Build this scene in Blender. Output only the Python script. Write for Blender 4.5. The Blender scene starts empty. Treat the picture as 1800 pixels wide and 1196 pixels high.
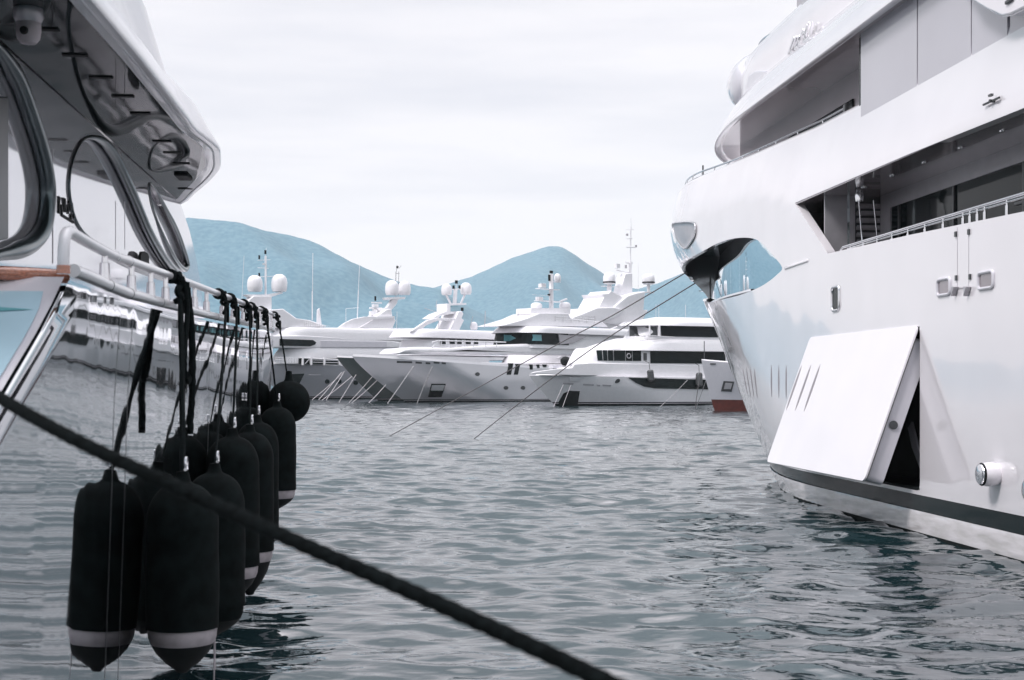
import bpy, bmesh, math, random
import numpy as np
from mathutils import Vector, Matrix
from mathutils.geometry import delaunay_2d_cdt
random.seed(7); rng = np.random.default_rng(12)
S = bpy.context.scene
COL = S.collection
# ---------------------------------------------------------------- camera
FPX, HX, HY, CZ = 2500.0, 900.0, 676.0, 3.0          # focal length in photo pixels, principal column, horizon row, eye height
cam = bpy.data.cameras.new('camera'); co = bpy.data.objects.new('camera', cam); COL.objects.link(co)
co.location = (0, 0, CZ); co.rotation_euler = (math.radians(90), 0, 0)
cam.sensor_width = 36; cam.lens = 50; cam.shift_y = (HY - 598) / 1800
cam.clip_start = 0.1; cam.clip_end = 40000
cam.dof.use_dof = True; cam.dof.focus_distance = 60; cam.dof.aperture_fstop = 4.5
S.camera = co
# ---------------------------------------------------------------- world
SUN_EL, SUN_AZ = math.radians(48), math.radians(236)   # azimuth from +Y clockwise: behind the camera, a little left
W = bpy.data.worlds.new('World'); S.world = W; W.use_nodes = True
nt = W.node_tree; nt.nodes.clear(); N = nt.nodes.new; Lk = nt.links.new
out = N('ShaderNodeOutputWorld'); bg = N('ShaderNodeBackground'); bg2 = N('ShaderNodeBackground'); add = N('ShaderNodeAddShader')
sky = N('ShaderNodeTexSky'); sky.sky_type = 'NISHITA'; sky.sun_disc = False; sky.sun_elevation = SUN_EL; sky.sun_rotation = SUN_AZ
Lk(sky.outputs[0], bg.inputs[0]); bg.inputs[1].default_value = 0.012
tc = N('ShaderNodeTexCoord'); sp = N('ShaderNodeSeparateXYZ'); Lk(tc.outputs['Generated'], sp.inputs[0])
rp = N('ShaderNodeValToRGB'); Lk(sp.outputs[2], rp.inputs[0])
e = rp.color_ramp.elements
e[0].position = 0.0; e[0].color = (0.89, 0.87, 0.885, 1)
e[1].position = 1.0; e[1].color = (4.2, 4.0, 4.15, 1)
x = e.new(0.10); x.color = (0.90, 0.875, 0.90, 1)
x = e.new(0.25); x.color = (0.91, 0.885, 0.91, 1)
x = e.new(0.44); x.color = (0.47, 0.535, 0.565, 1)
x = e.new(0.62); x.color = (0.47, 0.535, 0.565, 1)
x = e.new(0.84); x.color = (1.8, 1.74, 1.8, 1)
# soft low stratus: streaks stretched along the horizon
mp = N('ShaderNodeMapping'); Lk(tc.outputs['Generated'], mp.inputs[0]); mp.inputs['Scale'].default_value = (1.7, 1.7, 13.0); mp.inputs['Location'].default_value = (0.1, 0.75, 0.95)
no = N('ShaderNodeTexNoise'); Lk(mp.outputs[0], no.inputs[0]); no.inputs['Scale'].default_value = 1.6; no.inputs['Detail'].default_value = 5; no.inputs['Roughness'].default_value = 0.5
cr = N('ShaderNodeValToRGB'); Lk(no.outputs[0], cr.inputs[0]); cr.color_ramp.elements[0].position = 0.44; cr.color_ramp.elements[1].position = 0.66
mx = N('ShaderNodeMix'); mx.data_type = 'RGBA'; mx.blend_type = 'MULTIPLY'
ml = N('ShaderNodeMath'); ml.operation = 'MULTIPLY'; ml.inputs[1].default_value = 0.9; Lk(cr.outputs[0], ml.inputs[0])
Lk(ml.outputs[0], mx.inputs[0]); Lk(rp.outputs[0], mx.inputs[6]); mx.inputs[7].default_value = (0.83, 0.85, 0.885, 1)
Lk(mx.outputs[2], bg2.inputs[0]); bg2.inputs[1].default_value = 1.0
Lk(bg.outputs[0], add.inputs[0]); Lk(bg2.outputs[0], add.inputs[1]); Lk(add.outputs[0], out.inputs[0])
# ---------------------------------------------------------------- sun
sl = bpy.data.lights.new('sun', 'SUN'); sl.energy = 2.5; sl.angle = math.radians(14); sl.color = (1.0, 0.95, 0.94)
so = bpy.data.objects.new('sun', sl); COL.objects.link(so)
so.rotation_euler = Vector((-math.sin(SUN_AZ) * math.cos(SUN_EL), -math.cos(SUN_AZ) * math.cos(SUN_EL), -math.sin(SUN_EL))).to_track_quat('-Z', 'Y').to_euler()
so.location = (0, 0, 60)
# ---------------------------------------------------------------- view
S.view_settings.view_transform = 'Standard'; S.view_settings.look = 'None'; S.view_settings.exposure = 0.06; S.view_settings.gamma = 1.0
S.cycles.max_bounces = 8; S.cycles.glossy_bounces = 5; S.cycles.diffuse_bounces = 3; S.cycles.volume_bounces = 1
S.cycles.use_denoising = True; S.cycles.caustics_reflective = False; S.cycles.sample_clamp_indirect = 6
# ================================================================ materials
MATS = {}
def mat(name, col, rough=0.4, metal=0.0, coat=0.0, ior=1.5, vary=0.0, vscale=3.0, bump=0.0, bscale=1.0, bdist=0.05, stretch=(1, 1, 1), col2=None, detail=3, spec=0.5):
    m = bpy.data.materials.new(name); m.use_nodes = True; t = m.node_tree; b = t.nodes['Principled BSDF']
    b.inputs['Specular IOR Level'].default_value = spec
    b.inputs['Base Color'].default_value = (*col, 1); b.inputs['Roughness'].default_value = rough; b.inputs['Metallic'].default_value = metal
    b.inputs['Coat Weight'].default_value = coat; b.inputs['Coat Roughness'].default_value = 0.03; b.inputs['IOR'].default_value = ior
    c = t.nodes.new('ShaderNodeTexCoord'); mp = t.nodes.new('ShaderNodeMapping'); t.links.new(c.outputs['Object'], mp.inputs[0]); mp.inputs['Scale'].default_value = stretch
    if vary:
        n = t.nodes.new('ShaderNodeTexNoise'); n.inputs['Scale'].default_value = vscale; n.inputs['Detail'].default_value = detail; t.links.new(mp.outputs[0], n.inputs[0])
        r = t.nodes.new('ShaderNodeValToRGB'); t.links.new(n.outputs[0], r.inputs[0])
        c2 = col2 or tuple(v * (1 - vary) for v in col)
        r.color_ramp.elements[0].position = 0.35; r.color_ramp.elements[1].position = 0.65
        r.color_ramp.elements[0].color = (*c2, 1); r.color_ramp.elements[1].color = (*col, 1); t.links.new(r.outputs[0], b.inputs['Base Color'])
    if bump:
        n = t.nodes.new('ShaderNodeTexNoise'); n.inputs['Scale'].default_value = bscale; n.inputs['Detail'].default_value = 1.5; t.links.new(mp.outputs[0], n.inputs[0])
        bp = t.nodes.new('ShaderNodeBump'); bp.inputs['Strength'].default_value = bump; bp.inputs['Distance'].default_value = bdist
        t.links.new(n.outputs[0], bp.inputs['Height']); t.links.new(bp.outputs[0], b.inputs['Normal']); t.links.new(bp.outputs[0], b.inputs['Coat Normal'])
    MATS[name] = m; return m
white = mat('white_gelcoat', (0.78, 0.755, 0.79), 0.14, coat=1.0, ior=1.6, vary=0.05, vscale=0.5, bump=0.35, bscale=0.4, bdist=0.06)
scum = mat('stained_lower_gelcoat', (0.74, 0.71, 0.74), 0.2, coat=0.8, vary=0.3, vscale=1.2, stretch=(1, 1, 5), col2=(0.55, 0.53, 0.53), detail=8, bump=0.3, bscale=1.2, bdist=0.04)
whiteflat = mat('white_paint', (0.80, 0.79, 0.82), 0.35, coat=0.6, vary=0.04, vscale=2)
palewhite = mat('pale_grey_paint', (0.62, 0.61, 0.66), 0.35, coat=0.8, vary=0.04)
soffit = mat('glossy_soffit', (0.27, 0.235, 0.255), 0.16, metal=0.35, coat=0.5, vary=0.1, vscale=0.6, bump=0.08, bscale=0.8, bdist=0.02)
greyhull = mat('grey_hull_paint', (0.40, 0.40, 0.44), 0.35, coat=0.7, vary=0.05, vscale=0.2)
greenhull = mat('dark_green_hull_paint', (0.022, 0.05, 0.052), 0.25, coat=0.5, vary=0.2, vscale=0.3)
silverhull = mat('silver_hull_paint', (0.64, 0.64, 0.68), 0.25, metal=0.3, coat=0.7, vary=0.05, vscale=0.2)
darkhull = mat('dark_boot_paint', (0.010, 0.018, 0.020), 0.10, ior=1.2, bump=0.3, bscale=1.5, bdist=0.03)
redboot = mat('red_antifouling', (0.14, 0.03, 0.022), 0.5, vary=0.4, vscale=1.5)
glass = mat('dark_glass', (0.008, 0.016, 0.018), 0.06, vary=0.5, vscale=0.25, ior=1.2)
dchrome = mat('dark_window_trim', (0.085, 0.11, 0.12), 0.28, metal=0.9, coat=0.4, vary=0.1)
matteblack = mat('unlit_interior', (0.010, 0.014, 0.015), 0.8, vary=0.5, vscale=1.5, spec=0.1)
mirror = mat('mirror_glass', (0.70, 0.78, 0.82), 0.02, metal=1.0, bump=0.12, bscale=0.5, bdist=0.02)
chrome = mat('polished_steel', (0.72, 0.72, 0.74), 0.12, metal=1.0, bump=0.05, bscale=6)
black = mat('black_rubber', (0.006, 0.009, 0.010), 0.65, vary=0.4, vscale=9, spec=0.2)
fabric = mat('black_fender_fabric', (0.0065, 0.0105, 0.011), 0.95, vary=0.6, vscale=7, detail=9, bump=0.3, bscale=220, bdist=0.002, spec=0.12)
bigrope = mat('tarry_black_rope', (0.0045, 0.0065, 0.007), 0.95, vary=0.6, vscale=45, bump=1.0, bscale=70, bdist=0.004, spec=0.05)
ropemat = mat('dark_rope', (0.006, 0.010, 0.011), 0.9, vary=0.5, vscale=60, bump=0.8, bscale=90, bdist=0.004, stretch=(1, 1, 1), spec=0.12)
ropepale = mat('pale_mooring_rope', (0.50, 0.48, 0.50), 0.8, vary=0.3, vscale=3)
ropegrey = mat('grey_mooring_rope', (0.17, 0.16, 0.165), 0.8, vary=0.3, vscale=3)
vinyl = mat('grubby_white_vinyl', (0.55, 0.50, 0.53), 0.5, vary=0.3, vscale=7)
slotgrey = mat('shadow_grey_paint', (0.26, 0.245, 0.265), 0.5, vary=0.1)
teak = mat('varnished_teak', (0.52, 0.19, 0.11), 0.18, coat=1.0, vary=0.45, vscale=6, stretch=(14, 1, 14))
lgrey = mat('light_grey_metal', (0.42, 0.41, 0.44), 0.3, metal=0.3, vary=0.1)
dgrey = mat('dark_grey_metal', (0.07, 0.075, 0.08), 0.35, metal=0.3, vary=0.2)
silver = mat('mirror_silver_paint', (0.55, 0.575, 0.60), 0.03, metal=1.0, bump=0.36, bscale=1.1, bdist=0.022, stretch=(1.2, 1.2, 0.35))
silverwall = mat('polished_white_wall', (0.74, 0.73, 0.77), 0.05, metal=0.72, bump=0.05, bscale=0.9, bdist=0.02)
ceilmat = mat('polished_ceiling', (0.60, 0.59, 0.61), 0.12, metal=0.35, bump=0.3, bscale=3, bdist=0.01, stretch=(1, 8, 1))
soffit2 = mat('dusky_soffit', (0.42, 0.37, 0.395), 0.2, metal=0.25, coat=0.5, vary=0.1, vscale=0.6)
mirsoffit = mat('mirror_soffit', (0.030, 0.037, 0.040), 0.03, metal=0.0, ior=1.12, bump=0.12, bscale=1.1, bdist=0.025)
transom = mat('pale_blue_gelcoat', (0.44, 0.62, 0.72), 0.15, coat=1.0, vary=0.06)
blueglass = mat('light_teal_screen', (0.12, 0.33, 0.37), 0.3)
screen = mat('pale_screen_panel', (0.47, 0.46, 0.51), 0.14, coat=0.6, vary=0.08, vscale=0.3)
# ================================================================ helpers
class Frame:
    """local axes of a vessel: u forward, v to port, z up."""
    def __init__(s, d, origin, ub=0.0):
        d = Vector(d).normalized(); s.d = d; s.n = Vector((-d.y, d.x)); s.o = Vector(origin); s.ub = ub
        s.cu = -s.o.dot(d); s.cv = -s.o.dot(s.n)
    def ray(s, px, py):
        D = Vector(((px - HX) / FPX, 1.0)); return D.dot(s.d), D.dot(s.n), (HY - py) / FPX
    def hit(s, px, py, v):
        a, b, c = s.ray(px, py); t = (v - s.cv) / b; return s.cu + t * a, CZ + t * c
    def hitz(s, px, py, z):
        a, b, c = s.ray(px, py); t = (z - CZ) / c; return s.cu + t * a, s.cv + t * b
    def hitu(s, px, py, u):
        a, b, c = s.ray(px, py); t = (u - s.cu) / a; return s.cv + t * b, CZ + t * c
def empty(name, fr, label, cat, group=None, loc=None, kind=None):
    o = bpy.data.objects.new(name, None); COL.objects.link(o); o.empty_display_size = 0.5
    if fr is not None:
        p = fr.o + fr.d * fr.ub; o.location = (p.x, p.y, 0); o.rotation_euler = (0, 0, math.atan2(fr.d.y, fr.d.x))
    if loc is not None: o.location = loc
    o['label'] = label; o['category'] = cat
    if group: o['group'] = group
    if kind: o['kind'] = kind
    return o
class MB:
    def __init__(s): s.v = []; s.f = []
    def addv(s, pts): i = len(s.v); s.v += [tuple(p) for p in pts]; return i
    def grid(s, rows, closed=False):
        n = len(rows[0]); i0 = s.addv([p for r in rows for p in r])
        for a in range(len(rows) - 1):
            for b in range(n if closed else n - 1):
                c = (b + 1) % n
                s.f.append((i0 + a * n + b, i0 + a * n + c, i0 + (a + 1) * n + c, i0 + (a + 1) * n + b))
        return s
    def poly(s, pts): i = s.addv(pts); s.f.append(tuple(range(i, i + len(pts)))); return s
    def box(s, c, d, rz=0, ry=0):
        M = Matrix.Rotation(rz, 3, 'Z') @ Matrix.Rotation(ry, 3, 'Y'); c = Vector(c)
        P = [c + M @ Vector((x * d[0] / 2, y * d[1] / 2, z * d[2] / 2)) for x in (-1, 1) for y in (-1, 1) for z in (-1, 1)]
        i = s.addv(P)
        for q in ((0, 1, 3, 2), (4, 6, 7, 5), (0, 4, 5, 1), (2, 3, 7, 6), (0, 2, 6, 4), (1, 5, 7, 3)): s.f.append(tuple(i + k for k in q))
        return s
    def tube(s, pts, r, n=8, closed=False, caps=True, twist=0.0, lobes=0, lobe=0.0):
        P = [Vector(p) for p in pts]; m = len(P); rr = r if isinstance(r, (list, tuple)) else [r] * m
        rows = []; up = None; acc = 0.0
        for k in range(m):
            a = P[k - 1] if (k or closed) else P[k]; b = P[(k + 1) % m] if (k < m - 1 or closed) else P[k]
            T = (b - a).normalized()
            if up is None: up = Vector((0, 0, 1)) if abs(T.z) < 0.9 else Vector((1, 0, 0))
            X = T.cross(up).normalized(); Y = X.cross(T).normalized(); up = Y
            if k: acc += (P[k] - P[k - 1]).length * twist
            row = []
            for j in range(n):
                q = 2 * math.pi * j / n
                R = rr[k] * (1 + (lobe * abs(math.cos(lobes * (q - acc) / 2)) - lobe / 2 if lobes else 0))
                row.append(P[k] + X * (math.cos(q) * R) + Y * (math.sin(q) * R))
            rows.append(row)
        if closed: rows.append(rows[0])
        s.grid(rows, True)
        if caps and not closed: s.poly(rows[0][::-1]); s.poly(rows[-1])
        return s
    def lathe(s, prof, c, n=24, axis='z'):
        c = Vector(c); rows = []
        for r, h in prof:
            row = []
            for j in range(n):
                q = 2 * math.pi * j / n; a, b = math.cos(q) * r, math.sin(q) * r
                row.append(c + (Vector((a, b, h)) if axis == 'z' else Vector((h, a, b)) if axis == 'x' else Vector((a, h, b))))
            rows.append(row)
        return s.grid(rows, True)
    def prism(s, poly, fn0, fn1):
        """2D outline poly mapped to two faces and joined by a wall."""
        A = [Vector(fn0(*p)) for p in poly]; B = [Vector(fn1(*p)) for p in poly]
        tri = delaunay_2d_cdt([Vector(p) for p in poly], [], [list(range(len(poly)))], 1, 1e-6)
        ia = s.addv([fn0(*p) for p in tri[0]]); ib = s.addv([fn1(*p) for p in tri[0]])
        for t in tri[2]: s.f.append(tuple(ia + k for k in t)); s.f.append(tuple(ib + k for k in reversed(t)))
        s.grid([A + [A[0]], B + [B[0]]]); return s
    def build(s, name, m, parent=None, fr=None, label=None, smooth=35, bevel=0.0, recalc=True):
        me = bpy.data.meshes.new(name); off = fr.ub if fr else 0.0
        me.from_pydata([(p[0] - off, p[1], p[2]) for p in s.v], [], s.f); me.validate()
        bm = bmesh.new(); bm.from_mesh(me); bmesh.ops.remove_doubles(bm, verts=bm.verts, dist=1e-5)
        if recalc: bmesh.ops.recalc_face_normals(bm, faces=bm.faces)
        bm.to_mesh(me); bm.free(); me.materials.append(m); me.shade_smooth()
        me.set_sharp_from_angle(angle=math.radians(smooth))
        o = bpy.data.objects.new(name, me); COL.objects.link(o)
        if parent: o.parent = parent
        if label: o['label'] = label
        if bevel:
            b = o.modifiers.new('bevel', 'BEVEL'); b.width = bevel; b.segments = 3; b.limit_method = 'ANGLE'; b.angle_limit = math.radians(40); b.harden_normals = False
        return o
def tag(o, label, cat, group=None, kind=None):
    o['label'] = label
    if cat: o['category'] = cat
    if group: o['group'] = group
    if kind: o['kind'] = kind
    return o
def lerp(a, b, t): return a + (b - a) * t
def interp(x, xs, ys): return float(np.interp(x, xs, ys))
def smoothpts(P, n=6, closed=False):
    P = [Vector(p) for p in P]; m = len(P); out = []
    R = range(m) if closed else range(m - 1)
    for i in R:
        if closed: a, b, c, d = P[i - 1], P[i], P[(i + 1) % m], P[(i + 2) % m]
        else: a, b, c, d = P[max(i - 1, 0)], P[i], P[i + 1], P[min(i + 2, m - 1)]
        for k in range(n):
            t = k / n; out.append(0.5 * ((2 * b) + (c - a) * t + (2 * a - 5 * b + 4 * c - d) * t * t + (3 * b - a - 3 * c + d) * t ** 3))
    if not closed: out.append(P[-1])
    return out
def rrect(x0, y0, x1, y1, r, n=5):
    P = []
    for cx, cy, a in ((x1 - r, y1 - r, 0), (x0 + r, y1 - r, 90), (x0 + r, y0 + r, 180), (x1 - r, y0 + r, 270)):
        for k in range(n + 1):
            q = math.radians(a + 90 * k / n); P.append((cx + r * math.cos(q), cy + r * math.sin(q)))
    return P
def inpoly(P, x, y):
    c = False; j = len(P) - 1
    for i in range(len(P)):
        if (P[i][1] > y) != (P[j][1] > y) and x < (P[j][0] - P[i][0]) * (y - P[i][1]) / (P[j][1] - P[i][1] + 1e-12) + P[i][0]: c = not c
        j = i
    return c
def resample(P, step, closed=True):
    out = []; m = len(P)
    for i in range(m if closed else m - 1):
        a = Vector(P[i][:2]); b = Vector(P[(i + 1) % m][:2]); k = max(1, int((b - a).length / step))
        for j in range(k): out.append(tuple(a.lerp(b, j / k)))
    if not closed: out.append(tuple(P[-1][:2]))
    return out
def sheet(name, outer, holes, fn, step, m, parent, fr, thick=None, label=None, raw=False):
    """a curved panel: outline and holes in (u,z), mapped to 3D by fn, with analytic normals; thick = depth of the reveals."""
    outer = resample(outer, step[0]); holes = [resample(h, min(step) * 0.5) for h in holes]
    V = [Vector(p) for p in outer]; E = [(i, (i + 1) % len(outer)) for i in range(len(outer))]
    for h in holes:
        k = len(V); V += [Vector(p) for p in h]; E += [(k + i, k + (i + 1) % len(h)) for i in range(len(h))]
    x0, x1 = min(p[0] for p in outer), max(p[0] for p in outer); y0, y1 = min(p[1] for p in outer), max(p[1] for p in outer)
    for a in np.arange(x0 + step[0] / 2, x1, step[0]):
        for b in np.arange(y0 + step[1] / 2, y1, step[1]):
            if inpoly(outer, a, b) and not any(inpoly(h, a, b) for h in holes): V.append(Vector((a, b)))
    r = delaunay_2d_cdt(V, E, [], 0, 1e-6); vs = r[0]; tris = []
    for t in r[2]:
        c = sum((vs[i] for i in t), Vector((0, 0))) / len(t)
        if inpoly(outer, c.x, c.y) and not any(inpoly(h, c.x, c.y) for h in holes): tris.append(tuple(t))
    par = list(range(len(vs)))
    def root(i):
        while par[i] != i: par[i] = par[par[i]]; i = par[i]
        return i
    for t in tris:
        a = root(t[0])
        for i in t[1:]: par[root(i)] = a
    cnt = {}
    for t in tris: cnt[root(t[0])] = cnt.get(root(t[0]), 0) + 1
    big = max(cnt, key=cnt.get); tris = [t for t in tris if root(t[0]) == big]
    used = sorted({i for t in tris for i in t}); re_ = {j: k for k, j in enumerate(used)}; vs = [vs[j] for j in used]; tris = [tuple(re_[i] for i in t) for t in tris]
    P = [Vector(fn(p.x, p.y)) for p in vs]; Nn = []
    for p in vs:
        h = 0.01; a = Vector(fn(p.x + h, p.y)) - Vector(fn(p.x - h, p.y)); b = Vector(fn(p.x, p.y + h)) - Vector(fn(p.x, p.y - h))
        n = a.cross(b).normalized(); Nn.append(n)
    me = bpy.data.meshes.new(name); off = Vector((fr.ub, 0, 0))
    side = 1 if sum(q.y for q in P) > 0 else -1
    if sum(n.y for n in Nn) * side < 0: Nn = [-n for n in Nn]
    me.from_pydata([p - off for p in P], [], tris); me.validate()
    me.polygons.foreach_set('use_smooth', [True] * len(me.polygons))
    for pl in me.polygons: pass
    bm = bmesh.new(); bm.from_mesh(me); bm.normal_update()
    flip = [f for f in bm.faces if f.normal.dot(sum((Nn[v.index] for v in f.verts), Vector())) < 0]
    bmesh.ops.reverse_faces(bm, faces=flip); bm.to_mesh(me); bm.free()
    if not raw: me.normals_split_custom_set_from_vertices([tuple(n) for n in Nn])
    me.materials.append(m); o = bpy.data.objects.new(name, me); COL.objects.link(o); o.parent = parent
    if label: o['label'] = label
    return o
def reveal(name, loop, fn, depth, m, parent, fr, lip=0.0):
    mb = MB(); P = [Vector(fn(*p)) for p in resample(loop, 0.25)]
    rows = [P, [p - Vector((0, math.copysign(depth, p.y), 0)) for p in P]]
    mb.grid(rows, True); return mb.build(name, m, parent, fr)
# ================================================================ water
def make_water():
    th = np.concatenate([np.linspace(-180, -30, 70, endpoint=False), np.linspace(-30, 30, 860, endpoint=False), np.linspace(30, 180, 70, endpoint=False)])
    th = np.radians(th); nT = len(th)
    dr = 0.0036; r = [0.6]
    while r[-1] < 6: r.append(r[-1] * 1.12)
    while r[-1] < 270: r.append(r[-1] * (1 + dr))
    while r[-1] < 16000: r.append(r[-1] * 1.06)
    r = np.array(r); nR = len(r)
    T, R = np.meshgrid(th, r); X = R * np.sin(T); Y = R * np.cos(T); Z = np.zeros_like(X)
    dth = np.abs(np.gradient(np.unwrap(th)))[None, :]; dR = np.gradient(r)[:, None]
    res = np.maximum(R * dth, dR); ext = np.zeros_like(X); dX = np.zeros_like(X); dY = np.zeros_like(X)
    for k in range(90):
        lam = 0.38 * (4.2 / 0.38) ** rng.random(); a = math.radians(rng.normal(6, 27)); kk = 2 * math.pi / lam
        if rng.random() < 0.25: a = rng.random() * 6.28
        slope = 0.0225 * (1.15 if 0.5 < lam < 1.6 else 0.8); amp = slope / kk; ph = rng.random() * 6.28
        f = np.clip(lam / (2.6 * res) - 0.6, 0, 1)
        q = kk * (X * math.sin(a) + Y * math.cos(a)) + ph
        Z += amp * f * np.sin(q); c = 0.7 * amp * f * np.cos(q); dX += c * math.sin(a); dY += c * math.cos(a)
    X += dX; Y += dY; Z -= 0.0
    V = np.stack([X, Y, Z], -1).reshape(-1, 3)
    V = np.vstack([V, [[0, 0, 0]]])
    i = np.arange(nR - 1)[:, None] * nT; j = np.arange(nT)[None, :]; j2 = (j + 1) % nT
    F = np.stack([i + j, i + j2, i + nT + j2, i + nT + j], -1).reshape(-1, 4)[:, ::-1]
    c = len(V) - 1; T3 = np.stack([np.full(nT, c), (np.arange(nT) + 1) % nT, np.arange(nT)], -1)[:, ::-1]
    me = bpy.data.meshes.new('water'); me.vertices.add(len(V)); me.vertices.foreach_set('co', V.ravel().astype(np.float32))
    nl = F.size + T3.size; me.loops.add(nl); me.loops.foreach_set('vertex_index', np.concatenate([F.ravel(), T3.ravel()]).astype(np.int32))
    me.polygons.add(len(F) + len(T3)); ls = np.concatenate([np.arange(len(F)) * 4, F.size + np.arange(len(T3)) * 3])
    me.polygons.foreach_set('loop_start', ls.astype(np.int32)); me.polygons.foreach_set('use_smooth', np.ones(len(ls), bool))
    me.update(); me.validate()
    m = bpy.data.materials.new('harbour_water'); m.use_nodes = True; t = m.node_tree; b = t.nodes['Principled BSDF']
    b.inputs['Base Color'].default_value = (0.010, 0.025, 0.029, 1); b.inputs['Roughness'].default_value = 0.03; b.inputs['IOR'].default_value = 3.3
    b.inputs['Specular Tint'].default_value = (1, 0.985, 1, 1)
    c = t.nodes.new('ShaderNodeTexCoord'); h = None
    for sc, st, ds in ((1.1, 0.5, 0.11), (3.2, 0.5, 0.030), (8.0, 0.3, 0.006)):
        mp = t.nodes.new('ShaderNodeMapping'); mp.inputs['Scale'].default_value = (0.75, 1.25, 1); mp.inputs['Rotation'].default_value = (0, 0, 0.3); t.links.new(c.outputs['Object'], mp.inputs[0])
        n = t.nodes.new('ShaderNodeTexNoise'); n.inputs['Scale'].default_value = sc; n.inputs['Detail'].default_value = 2; t.links.new(mp.outputs[0], n.inputs[0])
        bp = t.nodes.new('ShaderNodeBump'); bp.inputs['Strength'].default_value = st; bp.inputs['Distance'].default_value = ds
        t.links.new(n.outputs[0], bp.inputs['Height'])
        if h: t.links.new(h.outputs[0], bp.inputs['Normal'])
        h = bp
    t.links.new(h.outputs[0], b.inputs['Normal'])
    me.materials.append(m); o = bpy.data.objects.new('water', me); COL.objects.link(o); o['kind'] = 'structure'
    return o
make_water()
# ================================================================ hills
hillmat = mat('haze_tinted_scrub', (0.068, 0.16, 0.215), 0.95, vary=0.3, vscale=0.11, detail=15, col2=(0.115, 0.215, 0.265))  # mottled scrub with the blue of distance haze mixed into its colours
def hill(name, prof, D, depth, seed, rough):
    r2 = np.random.default_rng(seed); xs = [p[0] for p in prof]; ys = [p[1] for p in prof]
    px = np.linspace(xs[0], xs[-1], 420); mb = MB(); rows = []
    ks = [(r2.uniform(0.4, 8), r2.uniform(0.4, 8), r2.random() * 6.28, r2.random() * 6.28) for _ in range(26)]
    for j in range(44):
        s = j / 43; row = []
        for x in px:
            el = (HY - np.interp(x, xs, ys)) / FPX
            az = (x - HX) / FPX; d = D + (s - 0.62) * depth
            sh = math.sin(min(s / 0.62, 1) * math.pi / 2) ** 1.05 if s <= 0.62 else math.cos((s - 0.62) / 0.38 * math.pi / 2)
            nz = sum(math.sin(a * az * 16 + p) * math.sin(b * s * 5 + q) / (a + b) ** 0.9 for a, b, p, q in ks)
            nz2 = math.sin(x * .21 + 1.3) * .3 + math.sin(x * .083) * .5 + math.sin(x * .037 + 2)
            w = min(1, s * 4) * min(1, abs(s - 0.62) * 5 + 0.03)
            z = el * D * sh + CZ * sh + rough * nz * w + nz2 * 1.2 * sh
            row.append((az * d, d, z - 3 if s < 0.01 or s > 0.99 else max(z, -3)))
        rows.append(row)
    mb.grid(rows); o = mb.build(name, hillmat, smooth=80); o['kind'] = 'structure'; return o
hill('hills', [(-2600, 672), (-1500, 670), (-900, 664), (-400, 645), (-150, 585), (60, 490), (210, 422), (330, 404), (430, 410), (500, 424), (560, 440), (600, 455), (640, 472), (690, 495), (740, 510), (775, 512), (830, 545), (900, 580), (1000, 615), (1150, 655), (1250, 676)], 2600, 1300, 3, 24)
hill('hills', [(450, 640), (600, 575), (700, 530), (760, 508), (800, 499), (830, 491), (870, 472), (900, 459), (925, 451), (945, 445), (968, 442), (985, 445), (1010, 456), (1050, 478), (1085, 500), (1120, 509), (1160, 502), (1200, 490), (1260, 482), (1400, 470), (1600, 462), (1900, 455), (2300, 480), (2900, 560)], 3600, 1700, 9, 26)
# ================================================================ right yacht
AX = Vector((-0.0912, 0.9958))
def side_frame(lat, hb, port, ub):
    """frame parallel to AX whose near side lies lat metres from the eye."""
    d = AX.normalized(); n = Vector((-d.y, d.x))
    cv = (hb + lat) if port else -(hb + lat)     # the eye's v
    return Frame(d, -n * cv, ub)
HB = 5.0; LAT = 10.755
R = side_frame(LAT, HB, True, 32.0)
# silhouette of the bow gives, level by level, where the side starts to curve in
ZK = ([0, 36.5, 40, 52, 70], [7.7, 7.7, 8.4, 9.05, 9.3])
def zk(u): return interp(u, *ZK)
def lean(u, z):
    h = z - zk(u); return 0.22 * h ** 1.25 if h > 0 else 0.0
LB = 18.0
def solve_u0(ratio):
    lo, hi = 20, 62
    for _ in range(40):
        m = (lo + hi) / 2
        us = np.linspace(m, m + LB, 200); rr = ((LAT + HB * ((us - m) / LB) ** 2) / us).min()
        if rr > ratio: lo = m
        else: hi = m
    us = np.linspace(lo, lo + LB, 200); k = ((LAT + HB * ((us - lo) / LB) ** 2) / us).argmin()
    return lo, us[k]
def tanr(px): a, b, c = R.ray(px, HY); return -b / a
U0 = []
for px, py in ((1375, 860), (1352, 815), (1318, 735), (1290, 665), (1262, 590), (1237, 530), (1221, 497), (1198, 472), (1184, 440), (1177, 405), (1176, 385)):
    u0, us = solve_u0(tanr(px)); a, b, c = R.ray(px, py); U0.append((CZ + us / a * c, u0))
U0.sort(); UZ = [p[0] for p in U0]; UU = [p[1] for p in U0]
print('U0', [(round(a, 2), round(b, 2)) for a, b in U0])
_k = np.linspace(-2, 16, 400); _v = np.interp(_k, UZ, UU); _w = np.ones(11) / 11; _v = np.convolve(np.pad(_v, 5, 'edge'), _w, 'valid')
def u0z(z): return float(np.interp(z, _k, _v))
def Sv(u, z):
    t = (u - u0z(z)) / LB; b = HB * (1 - min(max(t, 0), 1) ** 2) - lean(u, z); return max(b, 0.02)
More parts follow.
